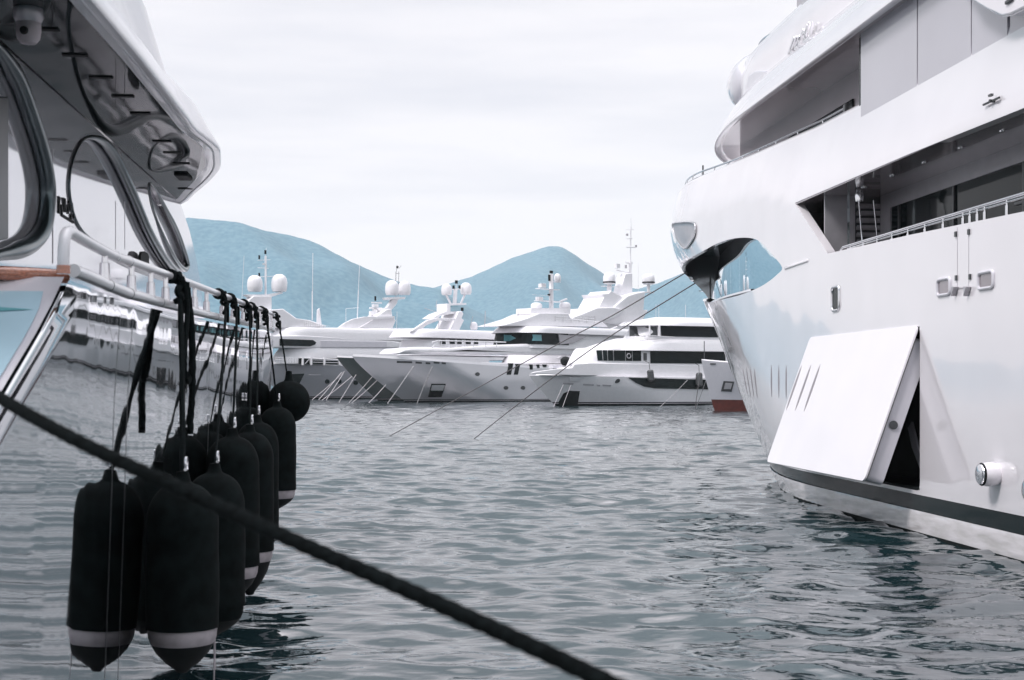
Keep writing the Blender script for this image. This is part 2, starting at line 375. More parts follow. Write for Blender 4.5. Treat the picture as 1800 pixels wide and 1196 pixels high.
def hitS(px, py, off=0.0):
    a, b, c = R.ray(px, py); f = lambda t: (R.cv + t * b) - (Sv(R.cu + t * a, CZ + t * c) - off)
    best = (1e9, 0); t = 8.0
    while t < 90:
        v = f(t)
        if v < best[0]: best = (v, t)
        if v < 0: break
        t += 0.1
    if best[0] < 0:
        lo, hi = best[1] - 0.1, best[1]
        for _ in range(30):
            m = (lo + hi) / 2
            if f(m) < 0: hi = m
            else: lo = m
        t = hi
    else: t = best[1]
    return R.cu + t * a, CZ + t * c
fn = lambda u, z: (u, Sv(u, z), z)
fs = lambda u, z: (u, -Sv(u, z), z)
ZT = ([0, 24, 40, 50, 57, 75], [9.2, 9.3, 9.72, 10.2, 10.5, 10.9])
def ztop(u): return interp(u, *ZT)
yr = empty('motor_yacht', R, 'huge white motor yacht filling the right side, its shell door hinged open', 'yacht', 'moored yachts')
bowop = [hitS(*p) for p in ((1199, 473), (1213, 455), (1235, 442), (1257, 430), (1283, 421), (1309, 418), (1331, 422), (1346, 435), (1361, 452), (1375, 471), (1366, 483), (1350, 496), (1333, 506), (1300, 519), (1268, 527), (1246, 532), (1236, 529), (1226, 512), (1213, 492), (1203, 481))]
bowop = [tuple(p) for p in smoothpts([(a, b, 0) for a, b in bowop], 3, True)]; bowop = [(p[0], p[1]) for p in bowop]
zb = lambda px, py: R.hit(px, py, HB)
mainop = [zb(1397, 357), zb(1455, 446), zb(1600, 413), zb(1800, 372), (14, 5.75), (14, 7.66), zb(1800, 190), zb(1600, 270)]
mainop = [(a, b) for a, b in mainop]
D0 = zb(1617, 700)[0]; D1 = zb(1425, 600)[0]
doorop = rrect(D0, 0.86, D1, 4.18, 0.16)
print('door', D0, D1, 'mainop', mainop)
uend = lambda z: u0z(z) + LB - 0.02
ua = 9.0; zs = np.linspace(0.78, 9.9, 34)
outer = [(ua, 0.78)] + [(u, 0.78) for u in np.arange(ua + 1, uend(.78), 1.0)] + [(uend(z), z) for z in zs]
ue = uend(ztop(66)); outer += [(u, ztop(u)) for u in np.arange(int(ue), ua, -1.0)] + [(ua, ztop(ua))]
hull = sheet('hull', outer, [bowop, mainop, doorop], fn, (0.55, 0.28), white, yr, R)
sheet('bow_lounge_lining', [(37.6, 5.5), (56.3, 5.5), (56.3, 8.4), (37.6, 8.4)], [bowop], lambda u, z: (u, Sv(u, z) - .12, z), (.6, .3), whiteflat, yr, R, raw=True)
reveal('bow_opening_rim', bowop, fn, 0.14, white, yr, R)
reveal('promenade_opening_rim', mainop, fn, 0.22, white, yr, R)
reveal('door_opening_rim', doorop, fn, 0.45, white, yr, R)
# far (starboard) side, plain
mb = MB(); rows = []
for z in np.linspace(0.78, 10.6, 26):
    e = uend(z); rows.append([(lerp(ua, e, k / 50), -Sv(lerp(ua, e, k / 50), z), z) for k in range(51)])
mb.grid(rows); mb.poly([(ua, -Sv(ua, .78), .78), (ua, Sv(ua, .78), .78), (ua, Sv(ua, 9.2), 9.2), (ua, -Sv(ua, 9.2), 9.2)])
mb.build('hull_starboard_side', white, yr, R)
# boot stripes
for nm, za, zb_, m, pr in (('boot_stripe', 0.785, 0.455, darkhull, -0.012), ('lower_hull', 0.46, -1.6, scum, 0.02)):
    mb = MB()
    for sg in (1, -1):
        rows = []
        for z in np.linspace(za, zb_, 9):
            e = uend(max(z, 0)); o2 = pr + (-0.25 * min(z, 0) ** 2 if z < 0 else 0) + (0.03 * math.sin(math.pi * min(1, (z - .0) / .46)) if nm == 'lower_hull' and z > 0 else 0)
            rows.append([(lerp(ua, e, k / 90), sg * max(0.01, Sv(lerp(ua, e, k / 90), z) + o2), z) for k in range(91)])
        mb.grid(rows)
    mb.build(nm, m, yr, R, smooth=60)
mb = MB()
for sg in (1, -1):
    mb.grid([[(lerp(ua, uend(0), k / 120), sg * max(.01, Sv(lerp(ua, uend(0), k / 120), z) + .026 + (.004 if z > 0 else .004)), z) for k in range(121)] for z in (.055, .03, -.03, -.12)])
mb.build('waterline_dark_line', matteblack, yr, R)  # wet scum line, made near-black to stand in for dark water reflection
# bulwark deck inside the bow, deck planes (real floors so nothing is hollow from the side)
def deck(name, z, ins, u_a, u_b, m, th=0.06, hmap=None):
    mb = MB(); us = np.linspace(u_a, u_b, 60)
    P = [(u, max(0.05, Sv(u, z) - ins)) for u in us]
    mb.grid([[(u, v, z) for u, v in P], [(u, -v, z) for u, v in P]]); mb.grid([[(u, v, z + th) for u, v in P], [(u, -v, z + th) for u, v in P]])
    mb.grid([[(u, v, z) for u, v in P], [(u, v, z + th) for u, v in P]])
    return mb.build(name, m, yr, R)
deck('promenade_deck', 5.1, 0.10, ua, 60, whiteflat)
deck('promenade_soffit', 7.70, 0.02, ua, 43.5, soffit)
deck('bow_soffit', 8.16, 0.05, 38.2, 66.0, ceilmat)
deck('mooring_deck', 5.75, 0.05, 41, 61.0, whiteflat)
deck('upper_deck', 9.0, 0.35, ua, 60, whiteflat)
# inner bulkheads of the promenade
mb = MB(); vI = 3.3
def wallu(mb, u0, u1, v, z0, z1, th=0.06):
    mb.box(((u0 + u1) / 2, v, (z0 + z1) / 2), (abs(u1 - u0), th, z1 - z0)); return mb
ub_ = R.hitu(1450, 400, 34.6)
mb = MB(); wallu(mb, 33.9, 34.6, vI, 5.1, 7.7); wallu(mb, ua, 33.9, vI, 7.34, 7.7); mb.build('inner_wall', lgrey, yr, R)
mb = MB(); wallu(mb, ua, 33.85, vI - 0.02, 5.1, 7.34); mb.build('saloon_window', glass, yr, R)
mb = MB()
for u in (33.3, 30.0, 26.6, 24.9, 23.2, 20, 17): mb.box((u, vI + 0.03, 6.2), (0.07, 0.05, 2.26))
mb.box((20, vI + .03, 6.55), (14, .05, .05)); mb.build('window_mullion', dgrey, yr, R)
v1 = R.hitu(1450, 400, 34.6)[0]; v2 = R.hitu(1503, 400, 34.6)[0]; v3 = R.hitu(1588, 400, 34.6)[0]
mb = MB(); mb.box((34.63, (v1 + v2) / 2, 6.4), (0.06, v1 - v2, 2.6)); mb.build('bulkhead_panel', lgrey, yr, R)
mb = MB(); mb.box((34.7, (v2 + v3) / 2, 6.4), (0.06, v2 - v3, 2.6)); lv = mb.build('louvred_door', dgrey, yr, R)
mb = MB()
for k in range(13): mb.box((34.62, (v2 + v3) / 2, 5.3 + k * 0.18), (0.10, v2 - v3 - 0.1, 0.075), ry=0.5)
mb.build('louvre', lgrey, lv, R)
mb = MB(); wallu(mb, 34.6, 41.0, 4.15, 5.1, 7.7); mb.build('lobby_wall', mirror, yr, R)
mb = MB(); mb.lathe([(0, 0), (.09, 0), (.11, .14), (.07, .3), (0, .3)], (33.2, 4.35, 7.38), 12)
mb.tube([(33.2, 4.36, 7.42), (32.7, 4.42, 6.0)], 0.018); mb.tube([(33.2, 4.0, 7.42), (32.8, 4.0, 6.0)], 0.014); mb.build('ceiling_strut', chrome, yr, R)
# soffit downlights
for k in range(11): mb = MB(); mb.lathe([(0, 0), (.07, 0), (.075, .02), (0, .02)], (14 + k * 1.9, 4.3, 7.675), 12); mb.build('downlight', chrome, yr, R)
# promenade rail
rz = 6.24; mb = MB(); u_s = zb(1473, 436)[0]
mb.tube([(u_s + .1, 4.9, 6.16), (u_s - .1, 4.9, rz), (ua, 4.9, rz)], 0.034, 10); mb.tube([(u_s - .4, 4.9, rz - .065), (ua, 4.9, rz - .065)], 0.016, 8); rail = mb.build('promenade_handrail', chrome, yr, R)
bz = lambda u: interp(u, [14, zb(1800, 372)[0], zb(1600, 413)[0], zb(1455, 446)[0]], [5.75, zb(1800, 372)[1], zb(1600, 413)[1], zb(1455, 446)[1]])
for px in (1495, 1518, 1542, 1568, 1596, 1626, 1658, 1693, 1705, 1718, 1731, 1770, 1815, 1860, 1900):
    u = R.hit(px, 400, 4.9)[0]; z0 = bz(u) - 0.1; mb = MB(); mb.tube([(u, 4.9, z0), (u, 4.9, rz)], 0.018); mb.tube([(u, 4.9, z0), (u, 4.9, rz - .12)], 0.032); mb.build('stanchion', chrome, rail, R)
# recess behind the bow opening: mirror glass, forward pillar
gl = smoothpts([(38.2, 4.75, 0), (44, 4.5, 0), (50, 3.85, 0), (56.3, 2.58, 0)], 8)
mb = MB(); mb.grid([[(p.x, p.y, 5.7) for p in gl], [(p.x, p.y, 8.17) for p in gl]])
mb.grid([[(p.x, p.y - .06, 5.7) for p in gl], [(p.x, p.y - .06, 8.17) for p in gl]]); mb.build('bow_lounge_window', mirror, yr, R)
mb = MB(); zz = np.linspace(5.8, 8.16, 12); mb.grid([[(56.35, Sv(56.35, z) - .04, z) for z in zz], [(56.35, 0, z) for z in zz], [(56.35, -Sv(56.35, z) + .04, z) for z in zz]]); mb.build('forward_bulkhead', ceilmat, yr, R)
mb = MB(); mb.box((38.1, 0, 6.94), (.1, 9.3, 2.46)); mb.build('aft_bulkhead', lgrey, yr, R)
# bow bulwark cap: rolls inboard from the hull top
mb = MB(); us = np.linspace(ua, uend(10.6) - 0.2, 120); rows = []
for k in range(6):
    q = k / 5 * math.pi * 0.55; r = 0.16
    rows.append([(u, max(0.02, Sv(u, ztop(u)) - r * (1 - math.cos(q))), ztop(u) + r * math.sin(q)) for u in us])
rows.append([(u, max(0.01, Sv(u, ztop(u)) - .55), ztop(u) - .25) for u in us])
mb.grid(rows); mb.grid([[(a, -b, c) for a, b, c in r] for r in rows]); mb.build('bulwark_cap', white, yr, R, smooth=70)
# upper rail round the bow
mb = MB(); P = []
u_r0 = R.hit(1465, 182, 4.5)[0]
us = np.linspace(u_r0, 59.5, 40); zr = lambda u: ztop(u) + interp(u, [30, 34, 45, 55, 60], [.42, .36, .30, .52, .52])
P = [(u, max(0.1, Sv(u, ztop(u)) - .34), zr(u)) for u in us]
e_ = P[-1]; nose = [(e_[0] + 1.6 * math.sin(a), e_[1] * math.cos(a), e_[2]) for a in np.linspace(0.3, math.pi - .3, 9)]
full = P + nose + [(a, -b, c) for a, b, c in reversed(P)]
mb.tube(full, 0.035, 8); mb.tube([(a, b, c - .15) for a, b, c in full], 0.014, 6); rail = mb.build('bow_rail', chrome, yr, R)
for k in list(range(0, 40, 3)):
    a, b, c = P[k]; mb = MB(); mb.tube([(a, b, ztop(a)), (a, b, c)], 0.022); mb.build('stanchion', chrome, rail, R)
mb = MB(); a, b, c = P[0]; mb.box((a, b, c - .05), (.16, .12, .26)); mb.build('rail_end_box', dgrey, yr, R, bevel=.02)
# small antenna cluster on the bow
q = hitS(1222, 348, .6); mb = MB()
for k, h in enumerate((.9, 1.5, .8)): mb.tube([(56 + k * .22, 2.9, 10.2), (56 + k * .22, 2.9, 10.3 + h)], .035)
mb.box((56.2, 2.9, 10.2), (.9, .4, .06)); mb.build('bow_light_post', dgrey, yr, R)
# bulbous light pod / fairing at the shoulder of the bow
def ellip(mb, c, r, n=24, m_=14, cut=None):
    rows = []
    for i in range(m_ + 1):
        a = math.pi * i / m_; rows.append([(c[0] + r[0] * math.sin(a) * math.cos(2 * math.pi * j / n), c[1] + r[1] * math.sin(a) * math.sin(2 * math.pi * j / n), c[2] + r[2] * math.cos(a)) for j in range(n)])
    return mb.grid(rows, True)
# dished recess at the bow shoulder
rec = [hitS(*p) for p in ((1184, 394), (1200, 391), (1220, 392), (1224, 402), (1221, 418), (1212, 432), (1205, 437), (1195, 428), (1187, 412))]
rec = [(p[0], p[1]) for p in smoothpts([(a, b, 0) for a, b in rec], 4, True)]
cu, cz = sum(p[0] for p in rec) / len(rec), sum(p[1] for p in rec) / len(rec)
mb = MB(); rows = []
for f_, dp in ((1.0, .012), (.97, -.0), (.9, -.05), (.6, -.05), (.2, -.05), (0.01, -.05)):
    rows.append([(cu + (a - cu) * f_, Sv(cu + (a - cu) * f_, cz + (b - cz) * f_) + .03 + dp * .3, cz + (b - cz) * f_) for a, b in rec])
mb.grid(rows, True); mb.build('bow_light_recess', lgrey, yr, R)
mb = MB(); mb.tube([(a, Sv(a, b) + .035, b) for a, b in rec], .03, 8, closed=True); mb.build('recess_trim', chrome, yr, R)
# ---- shell door
TH = .40; ang = math.asin(min(1, 1.12 / 3.33)); Ld = 3.32
mb = MB(); pts = rrect(D0 + .03, 0.0, D1 - .03, Ld, .14, 6)
def dm(off):
    def f(u, s):
        hv, hz = HB + .01, 4.18; sv, cv_ = math.sin(ang), math.cos(ang)
        return (u, hv + s * sv + off * cv_, hz - s * cv_ + off * sv)
    return f
mb.prism(pts, dm(0.02), dm(-0.02)); sd = mb.build('shell_door', white, yr, R, bevel=.012)
mb = MB(); pi = rrect(D0 + .12, .22, D1 - .12, Ld - .05, .12, 5); mb.prism(pi, dm(-0.02), dm(-TH)); mb.build('door_frame', palewhite, sd, R, bevel=.02)
mb = MB(); pg = rrect(D0 + .07, .05, D1 - .07, Ld - .03, .13, 6); mb.prism(pg, dm(-0.018), dm(-0.05)); mb.build('gasket', black, sd, R)
for k, uu in enumerate((D0 + .9, (D0 + D1) / 2, D1 - .9)): mb = MB(); mb.tube([(uu, 4.55, 3.2), dm(-.3)(uu, 1.7)], .045, 8); mb.tube([(uu, 4.55, 3.2), (uu, 4.05, 3.0)], .07, 8); mb.build('door_ram', chrome, yr, R)
mb = MB(); c = Vector(dm(-.2)(D0 + .115, 2.05)); mb.lathe([(0, 0), (.045, 0), (.05, .02), (.085, .02), (.09, -.0), (0, -.01)], c - Vector((.03, 0, 0)), 20, 'x'); mb.build('door_latch', dgrey, sd, R)
def slot(mb, cfun, u, z0, z1, w, slant=0, n=8):
    A = []; 
    for k in range(n + 1): t = k / n; A.append((u + slant * t + w * math.sin(math.pi * t) ** .5, lerp(z0, z1, t)))
    for k in range(n - 1, 0, -1): t = k / n; A.append((u + slant * t - w * math.sin(math.pi * t) ** .5, lerp(z0, z1, t)))
    mb.prism(A, lambda a, b: cfun(a, b, .004), lambda a, b: cfun(a, b, -.03))
for px in (1398, 1414, 1430):
    mb = MB(); a, b = R.hit(px, 690, HB + .45); slot(mb, lambda u, s, o: dm(.02 + o)(u, s), a, .75, 1.95, .075); mb.build('door_vent_slot', slotgrey, sd, R)
for px, y0, y1 in ((1306, 648, 695), (1312, 648, 698), (1319, 648, 700), (1326, 648, 700), (1356, 642, 698), (1369, 642, 700), (1382, 642, 702)):
    u, z1 = hitS(px, y0); _, z0 = hitS(px, y1); mb = MB(); slot(mb, lambda a, b, o: (a, Sv(a, b) + o, b), u, z0, z1, .06); mb.build('vent_slot', slotgrey, yr, R)
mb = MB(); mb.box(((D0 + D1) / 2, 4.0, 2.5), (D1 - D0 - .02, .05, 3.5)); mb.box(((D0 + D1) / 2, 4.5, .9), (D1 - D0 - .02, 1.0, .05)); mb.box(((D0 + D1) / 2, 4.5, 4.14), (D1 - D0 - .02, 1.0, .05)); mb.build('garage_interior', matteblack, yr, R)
mb = MB()
for k in range(7): mb.tube([(D0 + 1.2 + .03 * k, 4.7, 2.2 - .02 * k), (D0 + .8 + .05 * k, 4.72, 1.7), (D0 + .5 + .02 * k, 4.7, 1.2)], .03)
mb.build('plastic_sheet', lgrey, yr, R)
# ---- hull fittings
def hullbox(px, py): return zb(px, py)
def fairlead(px0, py0, px1, py1, m, nm, rim=None, r=.08):
    a0, b0 = zb(px1, py1); a1, b1 = zb(px0, py0); P = rrect(min(a0, a1), min(b0, b1), max(a0, a1), max(b0, b1), r)
    mb = MB(); mb.prism(P, lambda a, b: (a, HB + .006, b), lambda a, b: (a, HB - .05, b)); o = mb.build(nm, m, yr, R)
    if rim: mb = MB(); mb.tube([(a, HB + .01, b) for a, b in P], .035, 8, closed=True); mb.build('rim', rim, o, R)
fairlead(1649, 493, 1671, 517, soffit, 'fairlead', palewhite); fairlead(1721, 481, 1747, 505, soffit, 'fairlead', palewhite)
fairlead(1463, 506, 1476, 545, glass, 'hawse_window', chrome, .12)
mb = MB()
for px in (1683, 1703): a, b = zb(px, 400); a2, b2 = zb(px, 505); mb.box((a, HB + .002, (b + b2) / 2), (.012, .006, b - b2))
a, b = zb(1683, 507); a2, b2 = zb(1703, 505); mb.box(((a + a2) / 2, HB + .002, b2), (a - a2, .006, .012)); mb.build('gangway_hatch_joint', lgrey, yr, R)
for px, py in ((1681, 412), (1704, 408), (1682, 489), (1706, 487)): a, b = zb(px, py); mb = MB(); mb.box((a, HB + .015, b), (.07, .03, .10)); mb.build('hinge', dgrey, yr, R)
for px in (1681, 1703):
    a, b = zb(px, 512); mb = MB(); mb.prism([(a - .12, b + .07), (a + .02, b + .09), (a + .02, b - .10)], lambda x, z: (x, HB + .10, z), lambda x, z: (x, HB, z)); mb.build('lifting_eye', lgrey, yr, R, bevel=.01)
for px, py in ((1753, 834), (1838, 862)):
    a, b = zb(px, py); mb = MB(); r = .21 * 1.0
    mb.lathe([(.17, .33), (.195, .28), (.215, .2), (.22, .1), (.19, .0)], (a, HB, b), 24, 'y'); o = mb.build('stub_fender', white, yr, R)
    mb = MB(); mb.lathe([(0, .338), (.15, .336), (.175, .325), (.19, .30), (.185, .285)], (a, HB, b), 24, 'y'); mb.build('end_cap', chrome, o, R)
    mb = MB(); mb.lathe([(.188, .31), (.205, .285), (.20, .27)], (a, HB, b), 24, 'y'); mb.build('collar', black, o, R)
a, b = R.hit(1755, 178, HB - .12); mb = MB(); mb.tube([(a - .3, HB + .0, b), (a + .35, HB + .0, b)], .022); mb.tube([(a, HB - .2, b), (a, HB + .05, b)], .03); mb.box((a, HB + .02, b + .10), (.12, .05, .04)); mb.build('boat_boom_bracket', dgrey, yr, R)
mb = MB(); a, b = zb(1421, 458); a2, b2 = hitS(1380, 472); mb.box(((a + a2) / 2, HB + .01, (b + b2) / 2), (abs(a - a2), .05, .07), ry=-math.atan2(b2 - b, a2 - a) if a2 > a else 0); mb.build('rubbing_strake', white, yr, R, bevel=.02)
# ---- upper deck: roof slab, screens, inner wall
def roofv(u, w=5.0, nose=54.0, ln=12.0):
    t = (u - (nose - ln)) / ln; return w * math.sqrt(max(0, 1 - max(t, 0) ** 2.1)) if t < 1 else 0
ru = np.concatenate([np.linspace(ua, 42, 30), 54 - 12 * (1 - np.sin(np.linspace(0, math.pi / 2, 30))) ])
ru = np.unique(np.round(ru, 4))
def ring(z, ins, nose):
    P = [(u if u <= 42 else 42 + (u - 42) * (nose - 42) / 12, max(0, roofv(u) - ins)) for u in ru]
    return [(u, v, z) for u, v in P]
rows = [ring(11.18, .24, 53.6), ring(11.14, .22, 53.65), ring(11.10, .04, 53.95), ring(11.12, .0, 54), ring(11.16, .0, 54), ring(11.3, .05, 53.8), ring(11.6, .18, 53.3), ring(11.95, .38, 52.6), ring(12.3, .65, 51.8), ring(12.5, 1.0, 51.2), ring(12.6, 2.2, 50.0), ring(12.62, 5, 49)]
mb = MB(); mb.grid(rows); mb.grid([[(a, -b, c) for a, b, c in r] for r in rows]); mb.build('sun_deck_overhang', white, yr, R, smooth=40)
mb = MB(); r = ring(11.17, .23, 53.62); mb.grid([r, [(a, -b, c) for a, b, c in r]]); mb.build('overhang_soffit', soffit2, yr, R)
for k in range(9): mb = MB(); mb.lathe([(0, 0), (.06, 0), (.065, .02), (0, .02)], (36.5 + k * 1.55, 3.9 - (.12 * max(0, k - 5) ** 1.4), 11.175), 12); mb.build('soffit_light', lgrey, yr, R)
uS = R.hit(1512, 110, 4.6)[0]
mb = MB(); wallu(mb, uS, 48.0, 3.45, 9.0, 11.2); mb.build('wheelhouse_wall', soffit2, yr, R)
mb = MB(); a = R.hit(1500, 170, 3.5)[0]; a2 = R.hit(1440, 200, 3.5)[0]; wallu(mb, a, a2 + 3, 3.5, 9.75, 10.45); mb.build('wheelhouse_window', glass, yr, R)
for i, (p0, p1) in enumerate(((1513.5, 1612), (1614, 1707), (1709, 1771), (1776, 1900))):
    a = R.hit(p0, 100, 4.62)[0]; b = R.hit(p1, 100, 4.62)[0]; mb = MB(); wallu(mb, b, a, 4.6, 9.1, 11.5, .05); mb.build('wind_screen', screen, yr, R)
mb = MB(); wallu(mb, 10, R.hit(1512, 110, 4.5)[0], 4.5, 9.0, 11.35, .05); mb.build('screen_backing', darkhull, yr, R)
mb = MB(); P = [(p[0], p[1]) for p in (R.hit(x, y, 4.75) for x, y in ((1640, -140), (1728, 0), (1765, 22), (1785, 31), (1800, 28), (1900, -20), (1960, -200)))]
mb.prism(P, lambda a, b: (a, 5.0, b), lambda a, b: (a, 4.5, b)); mb.build('boat_cradle', white, yr, R, bevel=.10)
a, b = R.hit(1776, 2, 5.0); mb = MB(); mb.box((a, 5.02, b), (.28, .05, .07)); mb.build('cradle_handle', dgrey, yr, R, bevel=.02)
# tier above
def tier(mb, fr, w, ua_, nose, ln, levels, p=2.4):
    ks = np.linspace(0, 1, 26); rows = []
    for z, ins, ns in levels:
        row = [(ua_, w - ins, z)]
        for k in ks:
            q = k * math.pi / 2; row.append((nose - ns - ln + ln * math.sin(q) ** (2 / p), max(0, (w - ins)) * math.cos(q) ** (2 / p), z))
        full = row + [(a, -b, c) for a, b, c in reversed(row)][1:]
        rows.append(full)
    mb.grid(rows, True); return mb
mb = MB(); tier(mb, R, 4.15, ua, 50.5, 7, [(12.2, 0, 0), (12.9, -.05, .1), (13.5, .05, .3), (13.9, .35, .9), (14.0, .9, 1.8), (14.02, 4.1, 6.9)]); mb.build('sun_deck_superstructure', white, yr, R, smooth=60)
mb = MB(); ellip(mb, (46.6, 3.2, 13.1), (1.9, 1.0, .95)); pod = mb.build('sensor_pod', white, yr, R)
mb = MB(); ellip(mb, (46.2, 3.98, 12.95), (.75, .25, .62)); mb.build('intake_dark_disc', palewhite, pod, R)  # grey disc painted in for the dark hollow of the intake
P = [R.hit(x, y, 4.3) for x, y in ((1311, 175), (1310, 150), (1314, 132), (1325, 125), (1347, 124), (1333, 150), (1322, 170))]
mb = MB(); mb.prism([(a, b) for a, b in P], lambda a, b: (a, 4.28, b), lambda a, b: (a, 3.9, b)); mb.build('air_intake', palewhite, yr, R, bevel=.05)
mb = MB(); P = [(*R.hit(x, y, 3.9),) for x, y in ((1334, 86), (1336, 76), (1347, 65), (1365, 56), (1385, 47))]
P = smoothpts([(a, 3.9, b) for a, b in P], 4); mb.tube(P, .035); rl = mb.build('sun_deck_rail', chrome, yr, R)
for px, y0, y1 in ((1338, 85, 74), (1351, 78, 63), (1378, 68, 51)):
    a, b = R.hit(px, y0, 3.9); a2, b2 = R.hit(px, y1, 3.9); mb = MB(); mb.tube([(a, 3.9, b - .3), (a, 3.9, b2)], .024); mb.build('stanchion', chrome, rl, R)
P = [R.hit(x, y, 3.4) for x, y in ((1402, -60), (1400, 10), (1404, 38), (1413, 15), (1424, -20), (1440, -70))]
mb = MB(); mb.prism([(a, b) for a, b in P], lambda a, b: (a, 3.4, b), lambda a, b: (a, 2.8, b)); mb.build('mast_fairing', lgrey, yr, R, bevel=.03)
P = [R.hit(x, y, 3.3) for x, y in ((1404, 38), (1424, -20), (1440, -70), (1600, -300), (1700, -300), (1480, 0), (1440, 30))]
mb = MB(); mb.prism([(a, b) for a, b in P], lambda a, b: (a, 3.3, b), lambda a, b: (a, 2.6, b)); mb.build('arch_leg', white, yr, R, bevel=.06)
# chrome name lettering (very foreshortened italic strokes)
mb = MB()
def stroke(mb, fr, p, q, v, w, out_):
    a, b = fr.hit(*p, v); a2, b2 = fr.hit(*q, v); d = Vector((a2 - a, b2 - b)); n = Vector((-d.y, d.x)).normalized() * w / 2
    P = [(a + n.x, b + n.y), (a2 + n.x, b2 + n.y), (a2 - n.x, b2 - n.y), (a - n.x, b - n.y)]
    mb.prism(P, lambda x, z: (x, v + out_, z), lambda x, z: (x, v - out_, z))
for p, q in (((1386, 96), (1397, 66)), ((1390, 94), (1401, 64)), ((1393, 90), (1391, 88)), ((1397, 90), (1406, 63)), ((1403, 84), (1398, 80)), ((1404, 82), (1413, 52)), ((1407, 80), (1409, 60)), ((1412, 76), (1420, 44)), ((1415, 73), (1423, 40)), ((1411, 60), (1420, 52)), ((1424, 66), (1429, 38)), ((1413, 74), (1423, 66))):
    stroke(mb, R, p, q, 4.30, .07, .03)
mb.build('name_lettering', chrome, yr, R)
# ================================================================ left yacht
HL = 3.2; L = side_frame(1.892, HL, False, 10.0)
yl = empty('motor_yacht', L, 'near yacht on the left with mirror silver hull, teak capped stern and big dark overhang', 'yacht', 'moored yachts')
def flare(u, z):
    k = interp(u, [8, 11, 22, 30], [.080, .066, .012, .05]); h = max(0, 3.6 - z); return k * (min(h, 1.1) - max(0, min(h, 1.1) - .6) ** 2 * .9) + .035 * max(0, h - 1.1)
def Lb(u, z):
    u0 = 24.0 - .25 * max(0, 3.6 - z); t = max(0, u - u0) / 14.0; return max(0.02, HL * (1 - min(t, 1) ** 2) - flare(u, z))
def Lut(z):  # stern edge by level
    return interp(z, [-1, 1.2, 2.3, 2.65, 3.3, 3.65], [4.6, 5.2, 6.6, 7.08, 8.35, 8.95])
LS = lambda u, z: (u, -Lb(u, z), z)
zdk = lambda u: interp(u, [9.2, 10.75, 13.1, 16, 21.4, 25.2, 38], [3.672, 3.65, 3.685, 3.735, 3.857, 3.93, 4.3])
rows = []; rowsp = []
for z in list(np.linspace(-1, 3.3, 22)) + [3.42, 3.5, 3.56]:
    u0 = Lut(z) + .05; us = np.concatenate([np.linspace(u0, 24, 40), np.linspace(24.4, 37.9, 26)])
    sc = [(u, z if z < 3.5 else z + (zdk(u) - 3.6)) for u in us]
    # rounded stern corner
    pre = []
    for q in np.linspace(0, 60, 6)[:-1]:
        a = math.radians(q); b0 = Lb(u0, z); pre.append((u0 - .05 * math.cos(a), -(b0 - .05 * (1 - math.sin(a))), z))
    row = pre + [LS(u, zz) for u, zz in sc]; rows.append(row); rowsp.append([(a, -b, c) for a, b, c in row])
mb = MB(); mb.grid(rows); mb.grid(rowsp); mb.build('hull', silver, yl, L, smooth=60)
# transom: silver surround with a raised pale blue panel, painted dark reflection near its top
def tran(mg, zlo, zhi, off, m, name, n=26):
    rows = []
    for z in np.linspace(zlo, zhi, n):
        b0 = Lb(Lut(z) + .05, z) - .05 - mg; u = Lut(z)
        t = min(1, max(0, (zhi - z) / .3)); b1 = b0 - (mg * .8 * (1 - math.sqrt(1 - (1 - t) ** 2)) if mg else 0)
        rows.append([(u - off - .10 * (1 - (v / b0) ** 2), v, z) for v in np.linspace(-b1, b1, 34)])
    mb = MB(); mb.grid(rows); return mb.build(name, m, yl, L, smooth=60)
tran(0, -1, 3.66, 0, palewhite, 'transom')
tran(.045, .9, 3.56, .025, transom, 'transom_panel')
rows = []
for t in np.linspace(0, 1, 20):
    v = -3.06 + 6.12 * t; h = .055 * math.sin(math.pi * min(1, max(0, t))) ** .5
    row = []
    for k in range(7):
        z = 3.44 + h * (k / 3 - 1); row.append((Lut(z) - .035 - .10 * (1 - (v / 3.1) ** 2), v, z))
    rows.append(row)
mb = MB(); mb.grid(rows); mb.build('painted_reflection', blueglass, yl, L)
for px in (213, 235, 372):
    u = L.hit(px, 600, -HL)[0]; mb = MB(); mb.grid([[(u + w_, -Lb(u, z) - .003, z) for z in np.linspace(.4, 3.5, 20)] for w_ in (-.008, .008)]); mb.build('hull_joint', dgrey, yl, L)
# deck and toe rail
mb = MB(); us = np.linspace(9, 37.5, 50); mb.grid([[(u, -Lb(u, 3.6) + .05, zdk(u) - .06) for u in us], [(u, Lb(u, 3.6) - .05, zdk(u) - .06) for u in us]]); mb.build('side_deck', whiteflat, yl, L)
cap = [(u, -Lb(u, 3.6) - .0, zdk(u) + .03) for u in np.linspace(8.98, 36, 60)]
mb = MB(); mb.tube(cap, .042, 12); mb.tube([(a, -b, c) for a, b, c in cap], .042, 12); mb.build('gunwale_tube', whiteflat, yl, L)
mb = MB()
for u in (10.1, 10.9, 12.4, 14.2, 16.5, 19): mb.tube([(u - .006, -Lb(u, 3.6), zdk(u) + .03), (u + .006, -Lb(u, 3.6), zdk(u) + .03)], .0445, 12)
mb.build('gunwale_joint', dgrey, yl, L)
tk = []
for k in range(41):
    t = -1 + 2 * k / 40; v = 3.12 * t; rr = max(0, abs(t) - .82) / .18; tk.append((8.80 + .34 * rr ** 2, v, 3.675))
mb = MB(); mb.tube(tk, .044, 12)
mb.grid([[(a - .03, b, 3.71) for a, b, c in tk], [(a + .28, b * .96, 3.71) for a, b, c in tk], [(a + .28, b * .96, 3.64) for a, b, c in tk]]); mb.build('teak_cap_rail', teak, yl, L)
